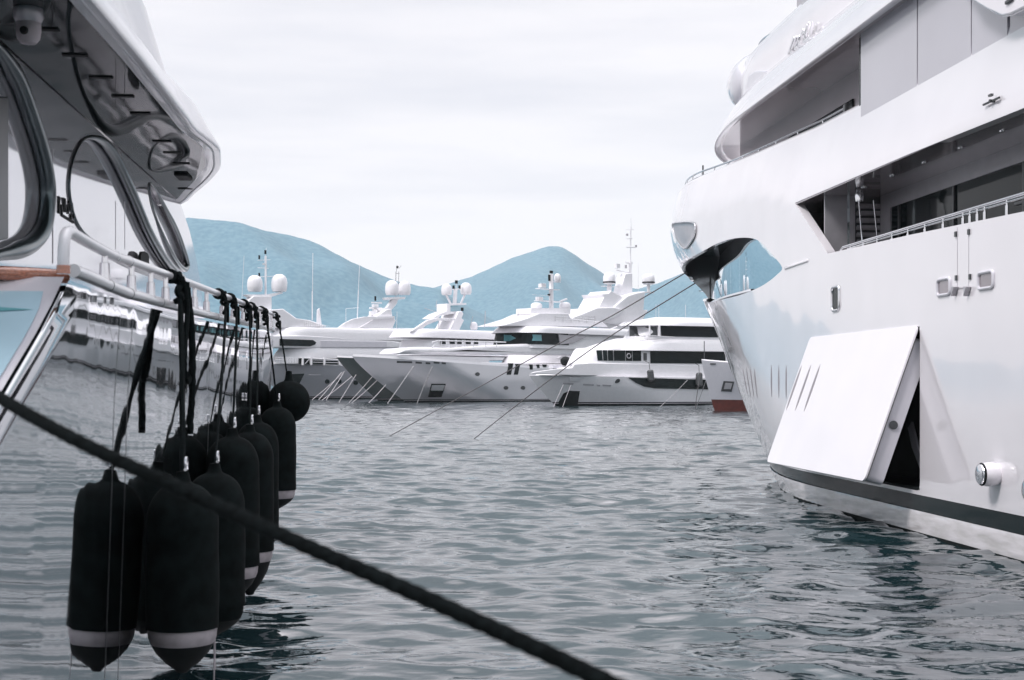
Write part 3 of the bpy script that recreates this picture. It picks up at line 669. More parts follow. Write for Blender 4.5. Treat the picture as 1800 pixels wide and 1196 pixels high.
# handrail
hz = lambda u: interp(u, [9.4, 10, 12.4, 17.5, 20.3, 25, 30], [3.915, 3.905, 3.960, 4.07, 4.12, 4.22, 4.32])
sv = lambda u: -Lb(u, 3.6) + .0
P = [(8.70, sv(9), 3.68), (8.70, sv(9), 3.78), (8.74, sv(9), 3.885), (8.86, sv(9), 3.928), (9.2, sv(9.3), 3.922)] + [(u, sv(u), hz(u)) for u in np.linspace(10.2, 27, 26)]
mb = MB(); mb.tube(smoothpts(P, 3), .036, 12); rail = mb.build('handrail', whiteflat, yl, L)
mb = MB()
for u in (10.35, 10.9): mb.tube([(u - .02, sv(u), hz(u)), (u + .02, sv(u), hz(u))], .040, 12)
mb.build('joint', chrome, rail, L)
for px in (184, 231, 265, 291, 342, 363, 391, 410, 428, 443, 456, 468, 478):
    u = L.hit(px, 500, -HL)[0]; mb = MB(); mb.tube([(u, sv(u), zdk(u) + .04), (u, sv(u), hz(u))], .022, 10); mb.lathe([(.04, 0), (.034, .12), (.022, .125)], (u, sv(u), zdk(u) + .05), 12); mb.build('stanchion', chrome, rail, L)
mb = MB(); mb.tube([(8.70, sv(9), 3.66), (8.70, sv(9) , 3.71)], .042, 12); mb.build('rail_foot', teak, rail, L)
# deckhouse wall with openings
VW = -(HL - 1.05); hw = lambda px, py: L.hit(px, py, VW)
zc = hw(318, 360)[1]; print('left soffit z', zc)
w1 = [hw(*p) for p in ((-120, -20), (-30, 60), (0, 92), (28, 140), (50, 200), (66, 250), (78, 300), (82, 345), (76, 395), (58, 425), (30, 440), (-10, 450), (-120, 470))]
w2 = [hw(*p) for p in ((150, 243), (176, 246), (196, 268), (214, 303), (236, 352), (262, 412), (292, 462), (320, 492), (300, 490), (262, 478), (220, 460), (172, 434), (136, 396), (121, 345), (122, 300), (133, 263))]
w3 = [hw(*p) for p in ((262, 322), (276, 340), (292, 372), (309, 407), (321, 440), (328, 466), (322, 474), (308, 460), (292, 430), (278, 395), (266, 358))]
sm = lambda w: [(p[0], p[1]) for p in smoothpts([(a, b, 0) for a, b in w], 4, True)]
w1, w2, w3 = sm(w1), sm(w2), sm(w3)
fu, fz = hw(352, 500)
outerw = [(9.1, 3.5), hw(360, 560), hw(353, 500), hw(345, 455), hw(333, 405), hw(318, 360), (9.1, zc)]
outerw = [(a, max(b, 3.5)) for a, b in outerw]
wallf = lambda u, z: (u, VW, z)
sheet('deckhouse_wall', outerw, [w1, w2, w3], wallf, (.5, .3), silverwall, yl, L)
mb = MB(); mb.grid([[(a, VW, b) for a, b in outerw[1:6]], [(a + 1.2, 0, b) for a, b in outerw[1:6]], [(a, -VW, b) for a, b in outerw[1:6]]]); mb.grid([[(9.1, -VW, 3.5), (fu, -VW, 3.5)], [(9.1, -VW, zc), (21, -VW, zc)]]); mb.grid([[(9.1, VW, 3.5), (9.1, -VW, 3.5)], [(9.1, VW, zc), (9.1, -VW, zc)]]); mb.build('deckhouse', silverwall, yl, L)
for w, rr in ((w1, .075), (w2, .060), (w3, .042)):
    mb = MB(); mb.prism(w, lambda a, b: (a, VW + .05, b), lambda a, b: (a, VW + .09, b)); wo = mb.build('window', silverwall, yl, L)
    n = len(w); R_ = []
    cu_ = sum(p[0] for p in w) / n
    for a, b in w: R_.append(rr * (1.0 if a > cu_ - 0.3 * (max(p[0] for p in w) - cu_) else .22))
    R_ = [sum(R_[(k + j) % n] for j in range(-3, 4)) / 7 for k in range(n)]
    mb = MB(); mb.tube([(a, VW + .0, b) for a, b in w], R_ , 12, closed=True) if False else mb.tube([(a, VW - .01, b) for a, b in w] + [(w[0][0], VW - .01, w[0][1])], R_ + [R_[0]], 12, caps=False); mb.build('window_frame', dchrome if 'dchrome' in globals() else chrome, wo, L)
P = [hw(-10, 170), hw(8, 170), hw(8, 420), hw(-10, 425)]
mb = MB(); mb.prism(P, lambda a, b: (a, VW - .03, b), lambda a, b: (a, VW + .05, b)); mb.build('window_post', dgrey, yl, L, bevel=.01)
# panel seams, name strokes, small port light
mb = MB()
for A in (((88, 260), (97, 465)), ((216, 352), (222, 440))):
    a, b = hw(*A[0]); a2, b2 = hw(*A[1]); mb.box(((a + a2) / 2, VW - .002, (b + b2) / 2), (.012, .006, b - b2))
mb.build('panel_joint', lgrey, yl, L)
mb = MB()
def strokeL(p, q, w):
    a, b = hw(*p); a2, b2 = hw(*q); d = Vector((a2 - a, b2 - b)); n = Vector((-d.y, d.x)).normalized() * w / 2
    mb.prism([(a + n.x, b + n.y), (a2 + n.x, b2 + n.y), (a2 - n.x, b2 - n.y), (a - n.x, b - n.y)], lambda x, z: (x, VW - .012, z), lambda x, z: (x, VW - .001, z))
for p, q, w in (((103.2, 346), (102.4, 375), .05), ((106.6, 360), (107.8, 378), .04), ((107.5, 378), (129, 391.5), .02), ((109.3, 348), (112.5, 373), .02), ((113, 349), (112.8, 373), .05), ((113.2, 350), (115.2, 373), .02), ((118, 360), (119.2, 376), .03), ((119.5, 354), (122.5, 368), .02), ((125.4, 359), (121.8, 368), .03), ((122.8, 377), (124, 387), .03), ((125.5, 358), (128.6, 383), .035)):
    strokeL(p, q, w)
mb.build('name_lettering', black, yl, L)
mb = MB(); P = [hw(*p) for p in ((243, 450), (245, 443), (250, 442), (256, 446), (258, 452), (258, 470), (243, 465))]; mb.prism(P, lambda a, b: (a, VW - .03, b), lambda a, b: (a, VW, b)); mb.build('vent_cowl', black, yl, L)
# overhanging roof
zr0 = zc
oe = [(u, -(HL - interp(u, [7, 12, 16.5], [.16, .05, .02]))) for u in np.linspace(6.8, 15.2, 14)]
tip = [L.hitz(*p, zr0) for p in ((384, 262), (388, 280), (388, 293), (382, 305), (366, 322), (342, 342), (318, 360))]
print('roof tip', tip, 'oe', oe[-1])
oe = [p for p in oe if p[0] < tip[0][0] - .4] + tip + [(23.0, -1.2), (23.6, 0)]
oe3 = smoothpts([(a, b, 0) for a, b in oe], 3); oe = [(p.x, p.y) for p in oe3]
def rr_(z, sc, du): return [(lerp(12, a, 1) - du * min(1, max(0, (a - 12) / 8)), b * sc if True else b, z) for a, b in oe]
rows = [rr_(zr0 + .03, .90, .35), rr_(zr0 - .0, .978, .05), rr_(zr0 + .0, .997, .01), rr_(zr0 + .015, 1.0, 0), rr_(zr0 + .05, 1.0, .0), rr_(zr0 + .2, .972, .25), rr_(zr0 + .42, .937, .7), rr_(zr0 + .60, .885, 1.2), rr_(zr0 + .70, .80, 1.8), rr_(zr0 + .75, .5, 3.0), rr_(zr0 + .75, .0, 4)]
mb = MB(); mb.grid(rows); mb.grid([[(a, -b, c) for a, b, c in r] for r in rows]); mb.build('flybridge_overhang', whiteflat, yl, L, smooth=40)
mb = MB(); r = rr_(zr0 + .012, .985, .03); mb.grid([r, [(a, -b, c) for a, b, c in r]]); mb.build('overhang_soffit', mirsoffit, yl, L)
mb = MB(); r = rr_(zr0 + .002, .976, .05); mb.tube(r, .012, 8); mb.build('soffit_trim', whiteflat, yl, L)
for px, py in ((80, 54), (132, 99), (178, 138), (216, 171), (247, 201), (285, 250), (303, 270), (319, 289), (326, 333)):
    a, b = L.hitz(px, py, zr0); mb = MB(); mb.box((a, b, zr0 + .006), (.07, .20, .008)); mb.build('downlight', black, yl, L)
a, b = L.hitz(322, 311, zr0); mb = MB(); mb.box((a, b, zr0 + .0), (.45, .18, .04)); mb.build('soffit_hatch', black, yl, L, bevel=.02)
# flybridge coaming above
mb = MB(); P = [(a - 1.0 * min(1, max(0, (a - 10) / 8)), b * .86) for a, b in oe]
mb.grid([[(a, b, zr0 + .6) for a, b in P], [(a - .5, b * .94, zr0 + 1.3) for a, b in P], [(a - 1.2, b * .86, zr0 + 1.75) for a, b in P]])
mb.grid([[(a, -b, zr0 + .6) for a, b in P], [(a - .5, -b * .94, zr0 + 1.3) for a, b in P], [(a - 1.2, -b * .86, zr0 + 1.75) for a, b in P]]); mb.build('flybridge_coaming', whiteflat, yl, L)
# security camera
a, b = L.hitz(50, 18, zr0); q = (a, b, zr0)
dome = empty('security_camera', None, 'white dome camera hanging under the dark overhang at top left', 'camera')
p = L.o + L.d * a + L.n * b; dome.location = (p.x, p.y, zr0)
mb = MB(); mb.lathe([(0, 0.01), (.10, 0.01), (.105, -.05), (.085, -.09)], (0, 0, 0), 24); mb.build('mount', lgrey, dome)
mb = MB(); mb.lathe([(.085, -.09), (.088, -.15), (.08, -.2), (.055, -.235), (0, -.25)], (0, 0, 0), 24); mb.build('dome', vinyl, dome)
mb = MB(); mb.lathe([(0, -.115), (.025, -.112), (.03, -.09)], (0, 0, -.165), 16, 'y'); mb.build('lens', black, dome)
# bow closing of handrail fenders ...
# ================================================================ fenders
def fender(px_c, lat, r, z_top, z_black, z_tip, rail_px, label, ball=False, loopy=False, two=True, band=True):
    u = lat * FPX / (671 - px_c) ; v = L.cv + lat
    w = L.o + L.d * u + L.n * v
    f = empty('fender', None, label, 'fender', 'fenders along the left yacht'); f.location = (w.x, w.y, z_tip)
    f.rotation_euler = (0, 0, math.atan2(L.d.y, L.d.x)); H = z_top - z_tip; zb_ = z_black - z_tip
    if ball:
        mb = MB(); mb.lathe([(0, 0)] + [(r * math.sin(a), r - r * math.cos(a)) for a in np.linspace(.1, math.pi - .25, 18)] + [(.07, 2 * r + .02), (.05, 2 * r + .16), (0, 2 * r + .17)], (0, 0, 0), 28); mb.build('body', fabric, f)
    else:
        wob = lambda h: 1 + .012 * math.sin(h * 9 + px_c)
        prof = [(r * .99, zb_)] + [(r * wob(h), h) for h in np.linspace(zb_ + .02, H - r * 1.15, 8)] + [(r * math.cos(a) ** .8 * .995 + .0, H - r * 1.15 + r * 1.15 * math.sin(a)) for a in np.linspace(.15, 1.35, 8)] + [(.07, H + .01), (.05, H + .09), (0, H + .1)]
        mb = MB(); mb.lathe([(0.0, zb_ + .01)] + prof, (0, 0, 0), 28); mb.build('cover', fabric, f)
        bh = .13 * r / .3
        mb = MB(); mb.lathe([(r * .95, zb_ + .03), (r * .955, zb_), (r * .93, zb_ - bh * .6), (r * .86, zb_ - bh)], (0, 0, 0), 28); mb.build('bladder_band', vinyl if band else fabric, f)
        mb = MB(); c0 = zb_ - bh; mb.lathe([(r * .865, c0), (r * .72, c0 * .68), (r * .45, c0 * .33), (r * .22, c0 * .12), (.05, c0 * .03), (.035, 0), (0, 0)], (0, 0, 0), 28); mb.build('tip_cone', black, f)
    # lanyards to the rail (local coordinates)
    ur = L.hit(rail_px, 500, -HL)[0]; rv = -HL - L.cv
    def loc(uu, latv, z): return (uu - u, latv - lat, z - z_tip)
    zr = hz(ur); mb = MB(); rad = .021 if loopy else .012
    for k, dx in enumerate((-.035, .035) if two else (0,)):
        top = loc(ur + dx, 1.892 - .07, zr)
        mb.tube(smoothpts([top, Vector(loc(ur + dx, 1.892 - .085, zr - .16)), Vector(loc(ur + dx, 1.892 - .10, zr - .18)).lerp(Vector((dx * .8, 0, H + .04)), .5), (dx * .4, 0, H + .04)], 12), rad, 8, lobes=3, lobe=.25, twist=22)
    mb.build('lanyard', ropemat, f)
    mb = MB(); c = Vector(loc(ur, 1.892, zr)); kr = .05
    for j in range(3):   # round turns on the rail
        P = [c + Vector(((j - 1) * .055 + .02 * math.sin(a), math.cos(a) * (.050 + .003 * j), math.sin(a) * .050)) for a in np.linspace(0, 2 * math.pi, 14)]
        mb.tube(P, .017, 8)
    kk = 1.0 if loopy else .75
    pts = [c + Vector((random.uniform(-.06, .06) * kk, -.06 + random.uniform(-.05, .03), -.02 - .035 * j)) for j in range(7)]
    mb.tube(smoothpts(pts, 4), .030 * kk, 8); pts = [c + Vector((random.uniform(-.06, .06) * kk, -.06 + random.uniform(-.05, .04), .02 - .04 * j)) for j in range(6)]
    mb.tube(smoothpts(pts, 4), .027 * kk, 8)
    mb.tube(smoothpts([c + Vector((.06, -.1, -.1)), c + Vector((.09, -.10, -.22)), c + Vector((.07, -.1, -.33))], 5), .016, 8)
    mb.build('knot', ropemat, f)
    mb = MB(); s0 = Vector((0, -.03, H + .16)); mb.tube([s0 + Vector((.045 * math.sin(a), 0, .06 * math.cos(a))) for a in np.linspace(.6, 5.7, 14)], .011, 8); mb.tube([s0 + Vector((-.05, 0, -.05)), s0 + Vector((.05, 0, -.05))], .014, 8); mb.build('shackle', chrome, f)
    if loopy:
        mb = MB(); b0 = Vector(loc(ur, 1.892 - .12, zr)); P = [b0 + Vector(q) for q in ((.02, 0, -.05), (-.02, -.03, -.3), (-.16, -.03, -.62), (-.2, -.03, -.82), (-.1, -.04, -.95), (.02, -.05, -.9), (.10, -.05, -.7), (.06, -.04, -.35), (.03, -.02, -.05))]
        mb.tube(smoothpts(P, 8), .022, 9, lobes=3, lobe=.3, twist=24)
        P = [b0 + Vector(q) for q in ((.04, -.02, -.1), (.05, -.06, -.5), (.02, -.07, -1.0), (.03, -.05, -1.3), (.04, -.05, -1.42))]; mb.tube(smoothpts(P, 8), .029, 9, lobes=3, lobe=.3, twist=20); mb.build('spare_rope_loop', ropemat, f)
        for sx in (0, 1):
            mb = MB(); mb.tube(smoothpts([(r * .55 + .05 * sx, -r * .8, zb_ - .1), (r * .58 + .05 * sx, -r * .8, zb_ - .3), (r * .5 + .06 * sx, -r * .8, zb_ - .5 + .1 * sx)], 5), .006, 6); mb.build('loose_thread', vinyl, f)
    return f
fender(328, 1.66, .302, 2.18, .97, .59, 300, 'big black fender nearest the camera with grubby white band and a looped rope', loopy=True)
fender(383, 1.66, .300, 2.12, .80, .50, 384, 'black fender just behind the nearest one, no pale band showing', band=False)
fender(413, 1.66, .300, 2.42, .98, .60, 404, 'black fender in the middle of the row, a little of its pale band showing')
fender(443, 1.66, .300, 2.40, .90, .34, 428, 'black fender hanging low with a broad white band and pointed tip')
fender(455, 1.66, .290, 2.50, 1.05, .70, 441, 'black fender mostly hidden in the row, before the last tall one')
fender(490, 1.66, .300, 2.64, 1.32, 1.02, 459, 'last tall black fender of the row, just before the ball')
fender(510, 1.61, .370, 2.9, 0, 2.33, 482, 'round black ball fender hung at the far end of the row', ball=True)
# ================================================================ mooring ropes
def rope(name, pts, r, m, label, cat='rope', group=None, n=8, lob=True, seg=24):
    P = smoothpts(pts, seg); mb = MB(); base = P[0].copy(); P = [p - base for p in P]
    mb.tube(P, r, n, lobes=3 if lob else 0, lobe=.16, twist=48)
    o = mb.build(name, m, smooth=80); o.location = base; tag(o, label, cat, group); return o
A = Vector((-.36 * 3.6, 3.6, 3 - 24 * 3.6 / 2500)); B = Vector((.064 * 2.4, 2.4, 3 - 520 * 2.4 / 2500)); mid = (A + B) / 2 - Vector((0, 0, .012))
rope('mooring_rope', [(-3.55, 9.0, 3.74), (-2.9, 6.2, 3.4), A, mid, B, (1.6, 1.2, 2.0), (3.2, -.6, 1.2)], .0158, bigrope, 'thick dark out of focus mooring rope crossing diagonally in front', 'rope', None, 12, True, 90)
def wp(px, py, Y): return Vector(((px - HX) / FPX * Y, Y, CZ + (HY - py) / FPX * Y))
def wat(px, py): return wp(px, py, CZ * FPX / (py - HY))
rope('mooring_rope', [wp(1203, 481, 57), wp(1080, 553, 62.5), wp(1000, 595, 66) , wp(880, 660, 73), wat(683, 768)], .024, ropegrey, 'thin bow line from the right yacht reaching the water farthest left', 'rope', 'bow lines of the right yacht', 6, False)
rope('mooring_rope', [wp(1222, 498, 56), wp(1060, 600, 62), wp(940, 688, 67.5), wat(833, 772)], .024, ropegrey, 'thin bow line from the right yacht entering the water nearer the centre', 'rope', 'bow lines of the right yacht', 6, False)
# ================================================================ far yachts
def far_frame(px, Y, phi):
    d = (-math.cos(math.radians(phi)), -math.sin(math.radians(phi))); X = (px - HX) / FPX * Y
    return Frame(d, (X, Y), 0.0)           # origin at the bow tip; u is negative going aft
def hull_far(root, fr, Lh, B, zf, za, m, rake=5.0, Lbd=None, Lbw=None, blunt=.75, flare=.0, bulw=0.25, boot=None, stripe=True, vee=False):
    Lbd = Lbd or B * 1.9; Lbw = Lbw or B * 2.6
    zd = lambda u: za + (zf - za) * max(0, 1 + u / (Lh * .75)) ** 1.6
    def bp(u, w):       # w = 0 at water, 1 at deck
        st = -rake * (1 - w) ** 1.15; s = max(0, st - u); lb = lerp(Lbw, Lbd, w); t = min(1, s / lb)
        if vee: return B / 2 * (1 - (1 - t) ** 2) * lerp(.93, 1, min(1, w * 1.6))
        k = math.sin(math.pi / 2 * t) ** lerp(1.0, blunt, w); return B / 2 * k * lerp(.93, 1, min(1, w * 1.6))
    def row(z0f, w, sg, n=70):
        st = -rake * (1 - w) ** 1.15; P = []
        for k in range(n + 1):
            t = (k / n) ** 1.7; u = lerp(st, -Lh, t); P.append((u, sg * bp(u, w), z0f(u)))
        return P
    ws = np.linspace(0.0, 1, 14)
    def part(wa, wb, name, mm, k=10, prd=0):
        mb = MB()
        for sg in (1, -1):
            rows = []
            for w in np.linspace(wa, wb, k):
                rows.append([(a, b + sg * prd, c) for a, b, c in row(lambda u: w * zd(u), max(w, 0), sg)])
            if wa == 0: rows.insert(0, [(a, b * .9, -1.2) for a, b, c in rows[0]])
            mb.grid(rows)
        mb.poly([(-Lh, bp(-Lh, 1), wb * zd(-Lh)), (-Lh, -bp(-Lh, 1), wb * zd(-Lh)), (-Lh, -bp(-Lh, 1), wa * zd(-Lh)), (-Lh, bp(-Lh, 1), wa * zd(-Lh))])
        return mb.build(name, mm, root, fr, smooth=40)
    w0 = (boot[0] if boot else .55) / zf
    part(w0, 1, 'hull', m, 12); part(0, w0 + .001, 'boot_top', boot[1] if boot else darkhull, 4, -.01)
    if stripe and not boot:
        mb = MB()
        for sg in (1, -1): mb.tube([(a, b + sg * .03, c) for a, b, c in row(lambda u: .62 * w0 * zd(u), w0 * .62, sg)], .045, 5)
        mb.build('waterline_stripe', lgrey, root, fr)
    # bulwark cap and deck
    mb = MB(); r1 = row(zd, 1, 1)
    A = [(a, b, c) for a, b, c in r1]; A2 = [(a, max(0, b - .1), c + bulw) for a, b, c in r1]; A3 = [(a - .0, max(0, b - .4), c + bulw) for a, b, c in r1]; A4 = [(a, 0, c + bulw * .8) for a, b, c in r1]
    for f_ in (lambda p: p, lambda p: (p[0], -p[1], p[2])): mb.grid([[f_(p) for p in q] for q in (A, A2, A3, A4)])
    mb.build('deck', whiteflat, root, fr)
    fr.zd = zd; fr.bp = bp
    return zd
def tierf(root, fr, name, W, pxn, pxa, py0, py1, pref, m=None, rake=1.5, ln=None, p=2.3, tumble=.25, crown=.15, vn=.35, ua_=None):
    """a superstructure tier; rows read at column pref on the near side plane."""
    u_n = fr.hit(pxn, py0, W / 2 * vn)[0]; u_a = ua_ if ua_ is not None else fr.hit(pxa, py0, W / 2)[0]
    z0 = fr.hit(pref, py0, W / 2)[1]; z1 = fr.hit(pref, py1, W / 2)[1]; ln = ln or W * .9
    h = z1 - z0; mb = MB()
    tier(mb, fr, W / 2, u_a, u_n, ln, [(z0, 0, 0), (z0 + h * .5, tumble * .4, rake * .45), (z0 + h * .9, tumble * .9, rake * .9), (z1, tumble + .15, rake + .2), (z1 + crown, W * .3, rake + W * .4), (z1 + crown * 1.2, W / 2 - .01, rake + ln * .95)], p)
    o = mb.build(name, m or whiteflat, root, fr, smooth=50)
    fr.T = (W, u_a, u_n, ln, z0, h, rake, tumble, p); return o
def band(root, fr, name, px0, px1, py0, py1, m, T=None, proud=.05, pref=None, wrap=False):
    """window strip that follows the last tier's side between two columns and two rows."""
    W, u_a, u_n, ln, z0, h, rake, tumble, p = T or fr.T
    a = fr.hit(px0, py0, W / 2)[0]; b = fr.hit(px1, py0, W / 2)[0]; pr = pref or (px0 + px1) / 2
    zl = fr.hit(pr, py1, W / 2)[1]; zh = fr.hit(pr, py0, W / 2)[1]
    hi, lo = max(a, b), min(a, b); rows = []
    for z in (zl, zh):
        t = min(1, max(0, (z - z0) / h)); ins = tumble * t; ns = rake * t; row = []
        for k in range(25):
            u = lerp(lo, hi, k / 24); c = u_n - ns - ln
            if u > c: x = min(1, (u - c) / ln); vv = (W / 2 - ins) * (max(0, 1 - x ** p)) ** (1 / p)
            else: vv = W / 2 - ins
            row.append((u, vv + proud, z))
        if wrap:
            c = u_n - ns - ln; e = u_n - ns; row = []
            for k in range(41):
                q = k / 40 * math.pi; w_ = (W / 2 - ins) * abs(math.cos(q)) ** (2 / p) * (1 if q < math.pi / 2 else -1); row.append((c + ln * math.sin(q) ** (2 / p) + proud, w_ + proud * (1 if w_ > 0 else -1), z))
            row.insert(0, (lo, W / 2 - ins + proud, z))
        rows.append(row)
    mb = MB(); back = [[(a, b - proud - .02, c) for a, b, c in r] for r in rows]
    mb.grid([back[0], rows[0], rows[1], back[1]]); return mb.build(name, m, root, fr)
def prof(root, fr, name, P, v0, v1, m=None, bevel=.08, thick=None, both=False):
    mb = MB(); Q = [fr.hit(x, y, v1) for x, y in P]; mb.prism([(a, b) for a, b in Q], lambda a, b: (a, v1, b), lambda a, b: (a, v0, b))
    o = mb.build(name, m or whiteflat, root, fr, bevel=bevel)
    return o
def pxt(mb, fr, P, v, r, n=6):
    mb.tube([(fr.hit(x, y, v)[0], v, fr.hit(x, y, v)[1]) for x, y in P], r, n)
def dome_(root, fr, cx, y0, y1, w, v=0, ring=False, nm='radome'):
    u, zb0 = fr.hit(cx, y0, v); _, zt = fr.hit(cx, y1, v); D = (fr.o + fr.d * u + fr.n * v).y; r = w / 2 / FPX * D; h = zt - zb0
    mb = MB(); mb.lathe([(0, 0), (r * .82, 0), (r * .97, h * .14), (r, h * .3), (r, h * .52), (r * .93, h * .72), (r * .74, h * .88), (r * .42, h * .975), (0, h)], (u, v, zb0), 24); o = mb.build(nm, whiteflat, root, fr, smooth=60)
    if ring: mb = MB(); mb.lathe([(r * .99, h * .1), (r * 1.03, h * .12), (r * 1.03, h * .2), (r * 1.0, h * .22)], (u, v, zb0), 24); mb.build('seal', black, o, fr)
    return o
def mastbits(root, fr, name, items, m=None, v=0):
    if name in ('whip_antenna', 'radar_scanner', 'navigation_light', 'dome_stand') and len(items) > 1:
        for it in items: mastbits(root, fr, name, [it], m, v)
        return
    mb = MB()
    for it in items:
        if it[0] == 't': pxt(mb, fr, it[1], v if len(it) < 4 else it[3], it[2])
        elif it[0] == 'b':
            (x0, y0, x1, y1) = it[1]; a, b = fr.hit(x0, y0, v); a2, b2 = fr.hit(x1, y1, v); mb.box(((a + a2) / 2, v, (b + b2) / 2), (abs(a - a2), it[2], abs(b - b2)))
    return mb.build(name, m or whiteflat, root, fr)
def rail_far(root, fr, px0, px1, y0, y1, W, n=10, m=None, r=.035, base=None):
    a, za = fr.hit(px0, y0, W / 2); b, zb_ = fr.hit(px1, y1, W / 2); mb = MB(); h = base or 1.0
    for k in (1, .55): mb.tube([(a, W / 2, za - h * (1 - k)), (b, W / 2, zb_ - h * (1 - k))], r * .7, 5)
    for k in range(n + 1): t = k / n; u = lerp(a, b, t); z = lerp(za, zb_, t); mb.tube([(u, W / 2, z - h), (u, W / 2, z)], r, 5)
    return mb.build('guard_rail', m or chrome, root, fr)
G = 'moored yachts'
ORD = ('leftmost of the', 'second of the', 'third of the', 'rightmost of the')
def lines(prs, label, r=.075, m=None):
    base = label
    for k, (p, q, Y) in enumerate(prs):
        label = base if len(prs) == 1 else ORD[k] + ' ' + base
        rope('mooring_rope', [wp(*p, Y), wp((p[0] + q[0]) / 2 - 1, (p[1] + q[1]) / 2 + 2, Y - (Y - CZ * FPX / (q[1] - HY)) * .5), wat(*q)], r, m or ropepale, label, 'rope', 'bow lines of the far yachts', 5, False, 4)
# ---- A: farthest left, grey hull, twin satellite domes
fa = far_frame(455, 290, 33); ya = empty('motor_yacht', fa, 'far yacht behind the ball fender, grey hull, two round domes beside a mast', 'yacht', G)
WA = 11
hull_far(ya, fa, 72, WA, 7.2, 6.4, greyhull, rake=5)
tierf(ya, fa, 'main_deckhouse', 9.4, 480, 860, 640, 611, 600, rake=2.5)
prof(ya, fa, 'upper_deckhouse', ((470, 612), (478, 590), (545, 590), (700, 600), (760, 612)), -4.2, 4.4, bevel=.3)
tierf(ya, fa, 'bridge_deckhouse', 8.8, 462, 760, 596, 576, 560, rake=2.5)
Tb = (9.0, fa.hit(640, 600, 4.5)[0], fa.hit(470, 600, 1.5)[0], 8, fa.hit(540, 612, 4.5)[1], 2.5, 1, .1, 2.3)
mb = MB(); Q = [fa.hit(x, y, 4.55) for x, y in ((492, 596), (550, 598), (556, 602), (554, 606), (545, 609), (492, 608))]; mb.prism(Q, lambda a, b: (a, 4.55, b), lambda a, b: (a, 4.2, b)); mb.build('window_strip', glass, ya, fa)
prof(ya, fa, 'awning_panel', ((563, 599), (680, 601), (680, 611), (563, 611)), 4.3, 4.52, m=palewhite, bevel=.02)
prof(ya, fa, 'forward_superstructure', ((470, 545), (498, 543), (522, 560), (545, 563), (575, 574), (470, 578)), -3, 3.2, bevel=.2)
prof(ya, fa, 'mast_base', ((425, 540), (440, 525), (446, 520), (478, 520), (478, 543), (470, 556), (440, 556)), -1.2, 1.4, bevel=.2)
prof(ya, fa, 'dome_platform', ((432, 518), (470, 518), (497, 513), (497, 516), (478, 522), (440, 523)), -1.0, 1.0, bevel=.05)
mastbits(ya, fa, 'mast', [('t', [(467, 520), (467, 450)], .2), ('t', [(453, 458), (475, 457)], .06), ('t', [(453, 471), (472, 472)], .06), ('t', [(453, 487), (482, 486)], .06), ('t', [(467, 450), (468, 436)], .04), ('b', (462, 463, 466, 466), .3)])
mastbits(ya, fa, 'navigation_light', [('b', (454.5, 449, 457, 456), .2), ('b', (454.5, 480, 457, 486), .2), ('b', (465, 440, 468, 447), .2)], black)
dome_(ya, fa, 448, 513, 484, 27); dome_(ya, fa, 491, 513, 482, 28)
mastbits(ya, fa, 'whip_antenna', [('t', [(425, 530), (429, 450)], .04), ('t', [(549, 563), (550, 445)], .06), ('t', [(549, 563), (549, 512)], .11)])
prof(ya, fa, 'signal_fin', ((558, 576), (559, 545), (562, 542), (566, 576)), -.3, .3, bevel=.03)
rail_far(ya, fa, 535, 580, 564, 574, 8.0, 12)
rail_far(ya, fa, 484, 522, 628, 630, 10.6, 8)
mb = MB()
for (x0, x1) in ((526, 530), (533, 544), (550, 568), (574, 594)): mb = MB(); Q = [fa.hit(x, y, 5.2) for x, y in ((x0, 630), (x1, 630), (x1, 641), (x0, 640))]; mb.prism(Q, lambda a, b: (a, 5.2, b), lambda a, b: (a, 4.8, b)); mb.build('boat_bay_opening', glass, ya, fa)
mastbits(ya, fa, 'boat_bay_frame', [('t', [(526, 629), (600, 633)], .16, 5.25)] + [('t', [(x, 628), (x, 642)], .26, 5.3) for x in (532, 547, 570, 597)] + [('t', [(550, y), (597, y + 1)], .07, 5.28) for y in (633, 637)] + [('t', [(536, 640), (545, 630)], .08, 5.28)])
mastbits(ya, fa, 'hull_fitting', [('b', (543, 658, 563, 660), .3)], lgrey, v=5.6)
mb = MB(); Q = [fa.hit(x, y, 5.55) for x, y in ((505, 658), (535, 657), (530, 668), (526, 675), (505, 672))]; mb.prism(Q, lambda a, b: (a, 5.58, b), lambda a, b: (a, 5.0, b)); mb.build('anchor_pocket', glass, ya, fa)
mb = MB()
for x, y in ((576, 671), (597, 671), (626, 673)): a, b = fa.hit(x, y, 5.5); mb = MB(); mb.lathe([(0, .07), (.45, .05), (.5, -.3)], (a, 5.5, b), 14, 'y'); mb.build('porthole', glass, ya, fa)
# ---- 2: yacht with domes high on a stalk
f2 = far_frame(590, 300, 33); y2 = empty('motor_yacht', f2, 'far white yacht with pale domes on a slanted stalk above a swept radar arch', 'yacht', G)
hull_far(y2, f2, 62, 10.5, 6.6, 6.0, whiteflat)
tierf(y2, f2, 'main_deckhouse', 9.2, 640, 900, 632, 611, 760, rake=2)
tierf(y2, f2, 'upper_deckhouse', 8.6, 600, 880, 604, 578, 700, rake=3, ln=9)
tierf(y2, f2, 'middle_deckhouse', 8.8, 650, 880, 612, 601, 760, rake=.5)
for (x0, x1, y0, y1) in ((684, 692, 603.5, 608), (699, 714, 603, 609), (718, 730, 603.5, 611), (734, 748, 604, 610), (754, 765, 604.5, 609)): band(y2, f2, 'window', x0, x1, y0, y1, glass, proud=.12)
prof(y2, f2, 'radar_arch', ((590, 580), (606, 568), (620, 561), (640, 557), (694, 556), (694, 560), (655, 562), (628, 578), (622, 583)), 2.6, 3.2)
